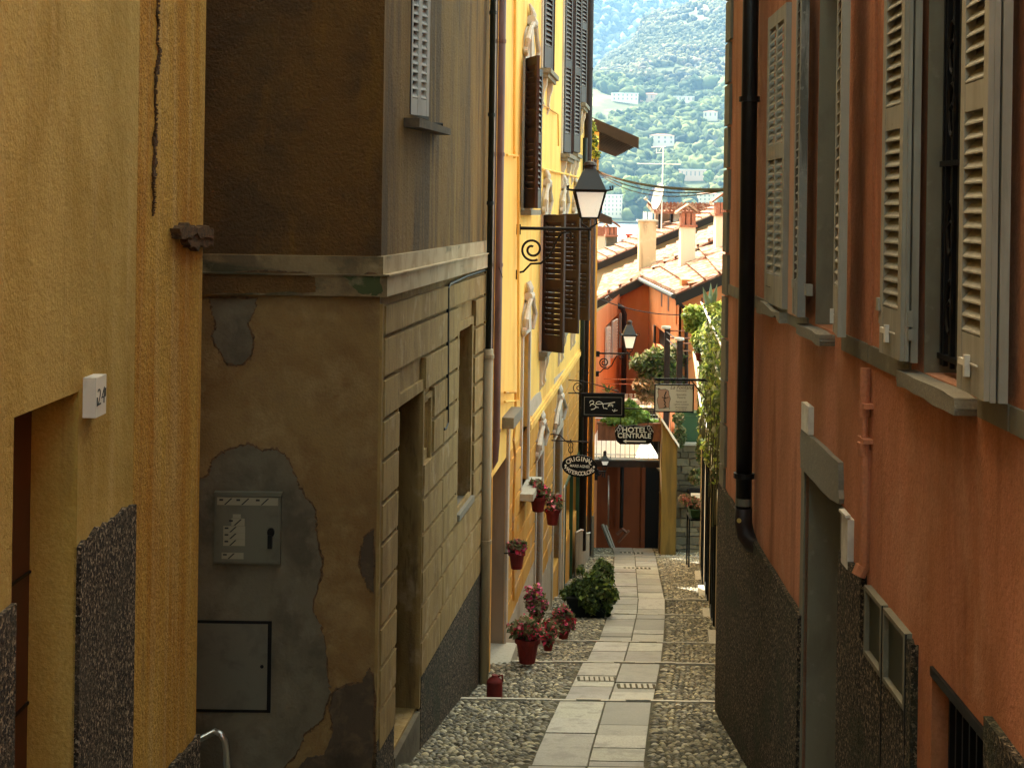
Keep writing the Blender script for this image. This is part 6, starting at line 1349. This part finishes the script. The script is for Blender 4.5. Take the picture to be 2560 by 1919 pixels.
# ------------------------------------------------------------------ far shore, hills, villas
def fbm(x, y, seed=0, oct=5):
    r = np.zeros_like(x); a = 1
    g_ = np.random.default_rng(seed)
    for o in range(oct):
        for k in range(3):
            th = g_.uniform(0, np.pi*2); f_ = 2**o*g_.uniform(.8, 1.2); r += a*np.sin((x*np.cos(th)+y*np.sin(th))*f_+g_.uniform(0, 6))/3
        a *= .52
    return r
YS = 1500.0; ZL = -15.0
def ridge_v(u):   # photo outline of the nearer mountain shoulder
    us = [1100, 1380, 1479, 1525, 1583, 1608, 1640, 1670, 1712, 1812, 2000, 2400]; vs_ = [470, 290, 186, 134, 92, 44, 33, 26, 8, -30, -110, -200]
    return np.interp(u, us, vs_)
def height(X, Y):
    u = PU+X/Y*F
    s = np.clip((Y-YS)/820, 0, 1)
    near = ZL+2+s**1.1*225+fbm(X/120, Y/120, 3, 4)*9*np.clip(s*6, 0, 1)
    zr = (PV-ridge_v(u))/F*3000.0
    t = np.clip((Y-2320)/680, 0, 1); mid = near+(zr-near)*t**.85+fbm(X/160, Y/160, 5, 5)*22*t*(1-t)*2
    z = np.where(Y < 2320, near, mid)
    tt = np.clip((Y-3000)/400, 0, 1); z = np.where(Y > 3000, zr-tt*zr*.9, z)
    return np.maximum(z, ZL-3)
def terrain(nm, xs, ys, hf, m, lab):
    X, Y = np.meshgrid(xs, ys); Z = hf(X, Y); ny, nx = X.shape
    i = np.arange(ny*nx).reshape(ny, nx); f_ = np.stack([i[:-1, :-1], i[:-1, 1:], i[1:, 1:], i[1:, :-1]], -1).reshape(-1, 4)
    mb = MB(); mb.v = np.stack([X, Y, Z], -1).reshape(-1, 3).tolist(); mb.f = f_.tolist(); return build(mb, nm, M[m], kind='structure', label=lab, smooth=True)
terrain('hills', np.linspace(-500, 1300, 150), np.concatenate([np.linspace(1490, 2320, 70), np.linspace(2335, 3420, 90)]), height, 'hill', 'wooded slope across the lake with a steep shoulder above')
def far_h(X, Y): return np.clip((Y-3600)/2200, 0, 1)*1500+fbm(X/500, Y/500, 9, 5)*70-15
terrain('far_mountain', np.linspace(-2500, 4500, 120), np.linspace(3500, 6200, 100), far_h, 'hill', 'blue hazy mountainside filling the sky behind the shoulder')
# tree crowns
def ico(sub=2):
    import bmesh
    bm = bmesh.new(); bmesh.ops.create_icosphere(bm, subdivisions=sub, radius=1); v = np.array([q.co[:] for q in bm.verts]); f_ = np.array([[x.index for x in q.verts] for q in bm.faces]); bm.free(); return v, f_
IV, IF = ico(2); IV3, IF3 = ico(3)
def crowns(pos, rad, cols, iv=None, fi=None, rough=.34, seed=0, zs=1.0):
    iv = IV if iv is None else iv; fi = IF if fi is None else fi
    r = np.random.default_rng(seed); n = len(pos); nv = len(iv)
    th = r.uniform(0, 6.28, n); c, s = np.cos(th), np.sin(th)
    ph = r.uniform(0, 6.28, (n, 3)); k = 3.2
    disp = 1+rough*(np.sin(iv[None, :, 0]*k+ph[:, 0:1])*np.sin(iv[None, :, 1]*k*1.3+ph[:, 1:2])+.6*np.sin(iv[None, :, 2]*k*2.1+ph[:, 2:3])*np.sin(iv[None, :, 0]*k*2+ph[:, 1:2]))+r.normal(0, rough*.28, (n, nv))
    Q = iv[None]*disp[:, :, None]*rad[:, None, None]
    V = np.empty_like(Q); V[:, :, 0] = Q[:, :, 0]*c[:, None]-Q[:, :, 1]*s[:, None]; V[:, :, 1] = Q[:, :, 0]*s[:, None]+Q[:, :, 1]*c[:, None]; V[:, :, 2] = Q[:, :, 2]*zs
    V += pos[:, None, :]
    Fx = (np.arange(n)[:, None, None]*nv+fi[None]).reshape(-1, 3)
    C = np.ones((n, nv, 4)); C[:, :, :3] = cols[:, None, :]*(1+r.normal(0, .10, (n, nv, 1)))
    m = MB(); m.v = V.reshape(-1, 3).tolist(); m.f = Fx.tolist(); m.c = np.clip(C, 0, 1).reshape(-1, 4); return m
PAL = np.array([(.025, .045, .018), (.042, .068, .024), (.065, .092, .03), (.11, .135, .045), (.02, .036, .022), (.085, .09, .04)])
def forest(nm, n, Ya, Yb, pad, r0, r1, lab, seed, keep=None, sub=None):
    r = np.random.default_rng(seed); Y = r.uniform(Ya, Yb, n*2); u = r.uniform(1470-pad, 1815+pad, n*2); X = (u-PU)/F*Y
    den = fbm(X/55, Y/55, seed+1, 3); ok = den+r.normal(0, .25, n*2) > (-.10 if Ya < 2300 else -.35)
    if keep is not None: ok &= keep(X, Y, u)
    X, Y = X[ok][:n], Y[ok][:n]; Z = height(X, Y); rad = r.uniform(r0, r1, len(X))*(1+.35*np.clip(fbm(X/30, Y/30, 2, 2), -1, 1))
    dens = np.clip((fbm(X/70, Y/70, seed+4, 3)+1)/2, 0, 1); idx = np.clip((dens*4+r.normal(0, 1.1, len(X))).astype(int), 0, 5)
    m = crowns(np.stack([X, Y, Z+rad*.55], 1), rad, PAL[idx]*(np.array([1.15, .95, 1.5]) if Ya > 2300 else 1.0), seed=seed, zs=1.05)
    return build(m, nm, M['crown'], kind='stuff', label=lab, cat='forest', smooth=True, base=(0, 0, 0))
# villas first, so the wood leaves them free
VIL = [  # lab, u0,u1,v_top,v_base, Y, storeys, roofpitch, colour, bays
 ('long white modern villa with flat terraces at the left of the hillside', 1530, 1596, 234, 252, 2250, 2, 0, 'villa', 6),
 ('wide pale villa with a low hipped roof in the middle of the hillside', 1600, 1646, 232, 250, 2240, 1, .35, 'villa_p', 4),
 ('low white villa with a flat roof to the right of the hipped villa', 1684, 1738, 242, 254, 2235, 1, 0, 'villa', 5),
 ('small pale house at the right edge of the hillside', 1758, 1794, 278, 294, 2100, 1, .2, 'villa', 3),
 ('cream villa with a shallow roof half way up the slope', 1624, 1686, 336, 360, 1960, 2, .22, 'villa', 4),
 ('stately classical villa with a pediment near the shore', 1746, 1800, 482, 512, 1560, 3, .28, 'villa', 5),
 ('pale blue grey apartment block on the shore', 1508, 1556, 488, 540, 1530, 5, .0, 'villa', 5),
 ('terraced pale garden walls with a house on the right slope', 1700, 1765, 425, 445, 1720, 1, .0, 'villa_p', 6)]
boxes = []
for lab, u0, u1, v0, v1, Y, st, rp_, m_, bays in VIL:
    yy = np.linspace(1515, 2300, 400); uc = (u0+u1)/2; hh = height((uc-PU)/F*yy, yy); vv_ = PV-hh/yy*F; ok_ = np.where(vv_ <= v1+2)[0]; Y = float(yy[ok_[0]]) if len(ok_) else Y
    a, b = P(u0, v1, Y), P(u1, v0, Y); zt = b.z-(0 if rp_ == 0 else (b.x-a.x)*rp_*.25); w_ = b.x-a.x; dpt = min(w_*.5, 14)
    t = thing('villa', lab, 'villa', ((a.x+b.x)/2, Y, a.z), 'villas on the far hillside'); boxes.append((u0, u1, Y))
    mb = MB().wbox(a.x, b.x, Y, Y+dpt, a.z-6, zt)
    if u0 == 1510: mb.wbox(a.x-3, b.x-22, Y-4, Y, a.z-6, a.z+(zt-a.z)*.3)
    build(mb, 'wall', M[m_], t)
    hz = (zt-a.z)/st
    for s_ in range(st):
        mb = MB()
        for k in range(bays): xx = a.x+w_*(k+.5)/bays; ww = w_/bays*.15; mb.wbox(xx-ww, xx+ww, Y-.15, Y+.1, a.z+hz*(s_+.3), a.z+hz*(s_+.8))
        build(mb, 'window_row', M['shutter_grey'], t)
    if rp_:
        cx = (a.x+b.x)/2; h = (b.z-zt); e = 1.2; R4 = [(a.x-e, Y-e, zt), (b.x+e, Y-e, zt), (b.x+e, Y+dpt+e, zt), (a.x-e, Y+dpt+e, zt)]
        mb = MB().hexa(R4, [(cx-w_*.18, Y+dpt*.5-.5, zt+h+.6), (cx+w_*.18, Y+dpt*.5-.5, zt+h+.6), (cx+w_*.18, Y+dpt*.5+.5, zt+h+.6), (cx-w_*.18, Y+dpt*.5+.5, zt+h+.6)])
        build(mb, 'roof', M['tile'], t)
    else: build(MB().wbox(a.x-.8, b.x+.8, Y-.8, Y+dpt, zt, zt+.7), 'roof', M['concrete'], t)
def free(X, Y, u):
    ok = np.ones(len(X), bool)
    for u0, u1, Yv in boxes: ok &= ~((u > u0-6) & (u < u1+6) & (Y > Yv-70) & (Y < Yv+18))
    return ok
forest('forest', 2600, 1515, 2330, 120, 3.0, 11.0, 'mixed green trees covering the lower hillside', 31, free)
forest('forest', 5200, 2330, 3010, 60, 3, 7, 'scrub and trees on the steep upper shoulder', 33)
def far_forest():
    r = np.random.default_rng(70); n_ = 2600; Y = r.uniform(3650, 5000, n_); u = r.uniform(1440, 1700, n_); X = (u-PU)/F*Y; Z = far_h(X, Y); i1, f1 = ico(1)
    m = crowns(np.stack([X, Y, Z+8], 1), r.uniform(12, 26, n_), PAL[r.integers(0, 6, n_)]*r.uniform(.6, 1.6, (n_, 1)), i1, f1, seed=70); build(m, 'mountain_forest', M['crown'], kind='stuff', label='forest on the far blue mountainside', cat='forest', smooth=True, base=(0, 0, 0))
far_forest()
# individual trees along the shore
for k, (u, v, r_, col, lab) in enumerate(((1578, 470, 14, (.16, .21, .06), 'tall pale green round tree near the shore beside the apartment block'), (1640, 490, 10, (.09, .06, .07), 'dark purplish tree behind the satellite dish'), (1618, 462, 10, (.15, .18, .06), 'light green tree above the dish arm'), (1678, 480, 13, (.03, .05, .03), 'very dark tree right of the aerial mast'), (1772, 440, 7, (.10, .15, .05), 'small round tree above the classical villa'), (1620, 525, 6, (.12, .16, .05), 'small round tree by the water left of the roof loggia'))):
    Y = 1540-4*k; c = P(u, v, Y); t = thing('tree', lab, 'tree', (c.x, Y, c.z-r_*1.9), 'single trees near the far shore')
    r = np.random.default_rng(80+k); n_ = 26; d = r.normal(size=(n_, 3)); d /= np.linalg.norm(d, axis=1)[:, None]
    m = crowns(np.array(c)+d*r_*.6*r.uniform(.5, 1.1, (n_, 1))*np.array([1, 1, 1.15]), r.uniform(.28, .5, n_)*r_, np.array([col]*n_)*r.uniform(.75, 1.25, (n_, 1)), seed=90+k, rough=.3)
    build(m, 'crown', M['crown'], t, smooth=True); build(MB().tube([(c.x, Y, c.z-r_*2.2), (c.x, Y, c.z)], [r_*.09, r_*.05], 7), 'trunk', M['stem'], t)
# shore road wall
a, b = P(1380, 556, 1500), P(1900, 562, 1500); build(MB().wbox(a.x, b.x, 1497, 1500, -16, -12.5), 'shore_wall', M['rock'], None, 'long pale wall along the far shore', 'wall')
# haze : one closed box round everything, sky outside
hm = bpy.data.materials.new('haze_air'); hm.use_nodes = True; n = hm.node_tree.nodes; n.clear(); out = n.new('ShaderNodeOutputMaterial'); pv = n.new('ShaderNodeVolumePrincipled')
pv.inputs['Color'].default_value = (.28, .56, 1.0, 1); pv.inputs['Density'].default_value = 1.05e-4; pv.inputs['Anisotropy'].default_value = 0.0
hm.node_tree.links.new(pv.outputs[0], out.inputs['Volume'])
hz_ = MB().wbox(-9500, 9500, -9500, 9500, -19, 1720); build(hz_, 'haze', hm, kind='stuff', label='pale blue haze over the lake', cat='haze', base=(0, 0, 0))
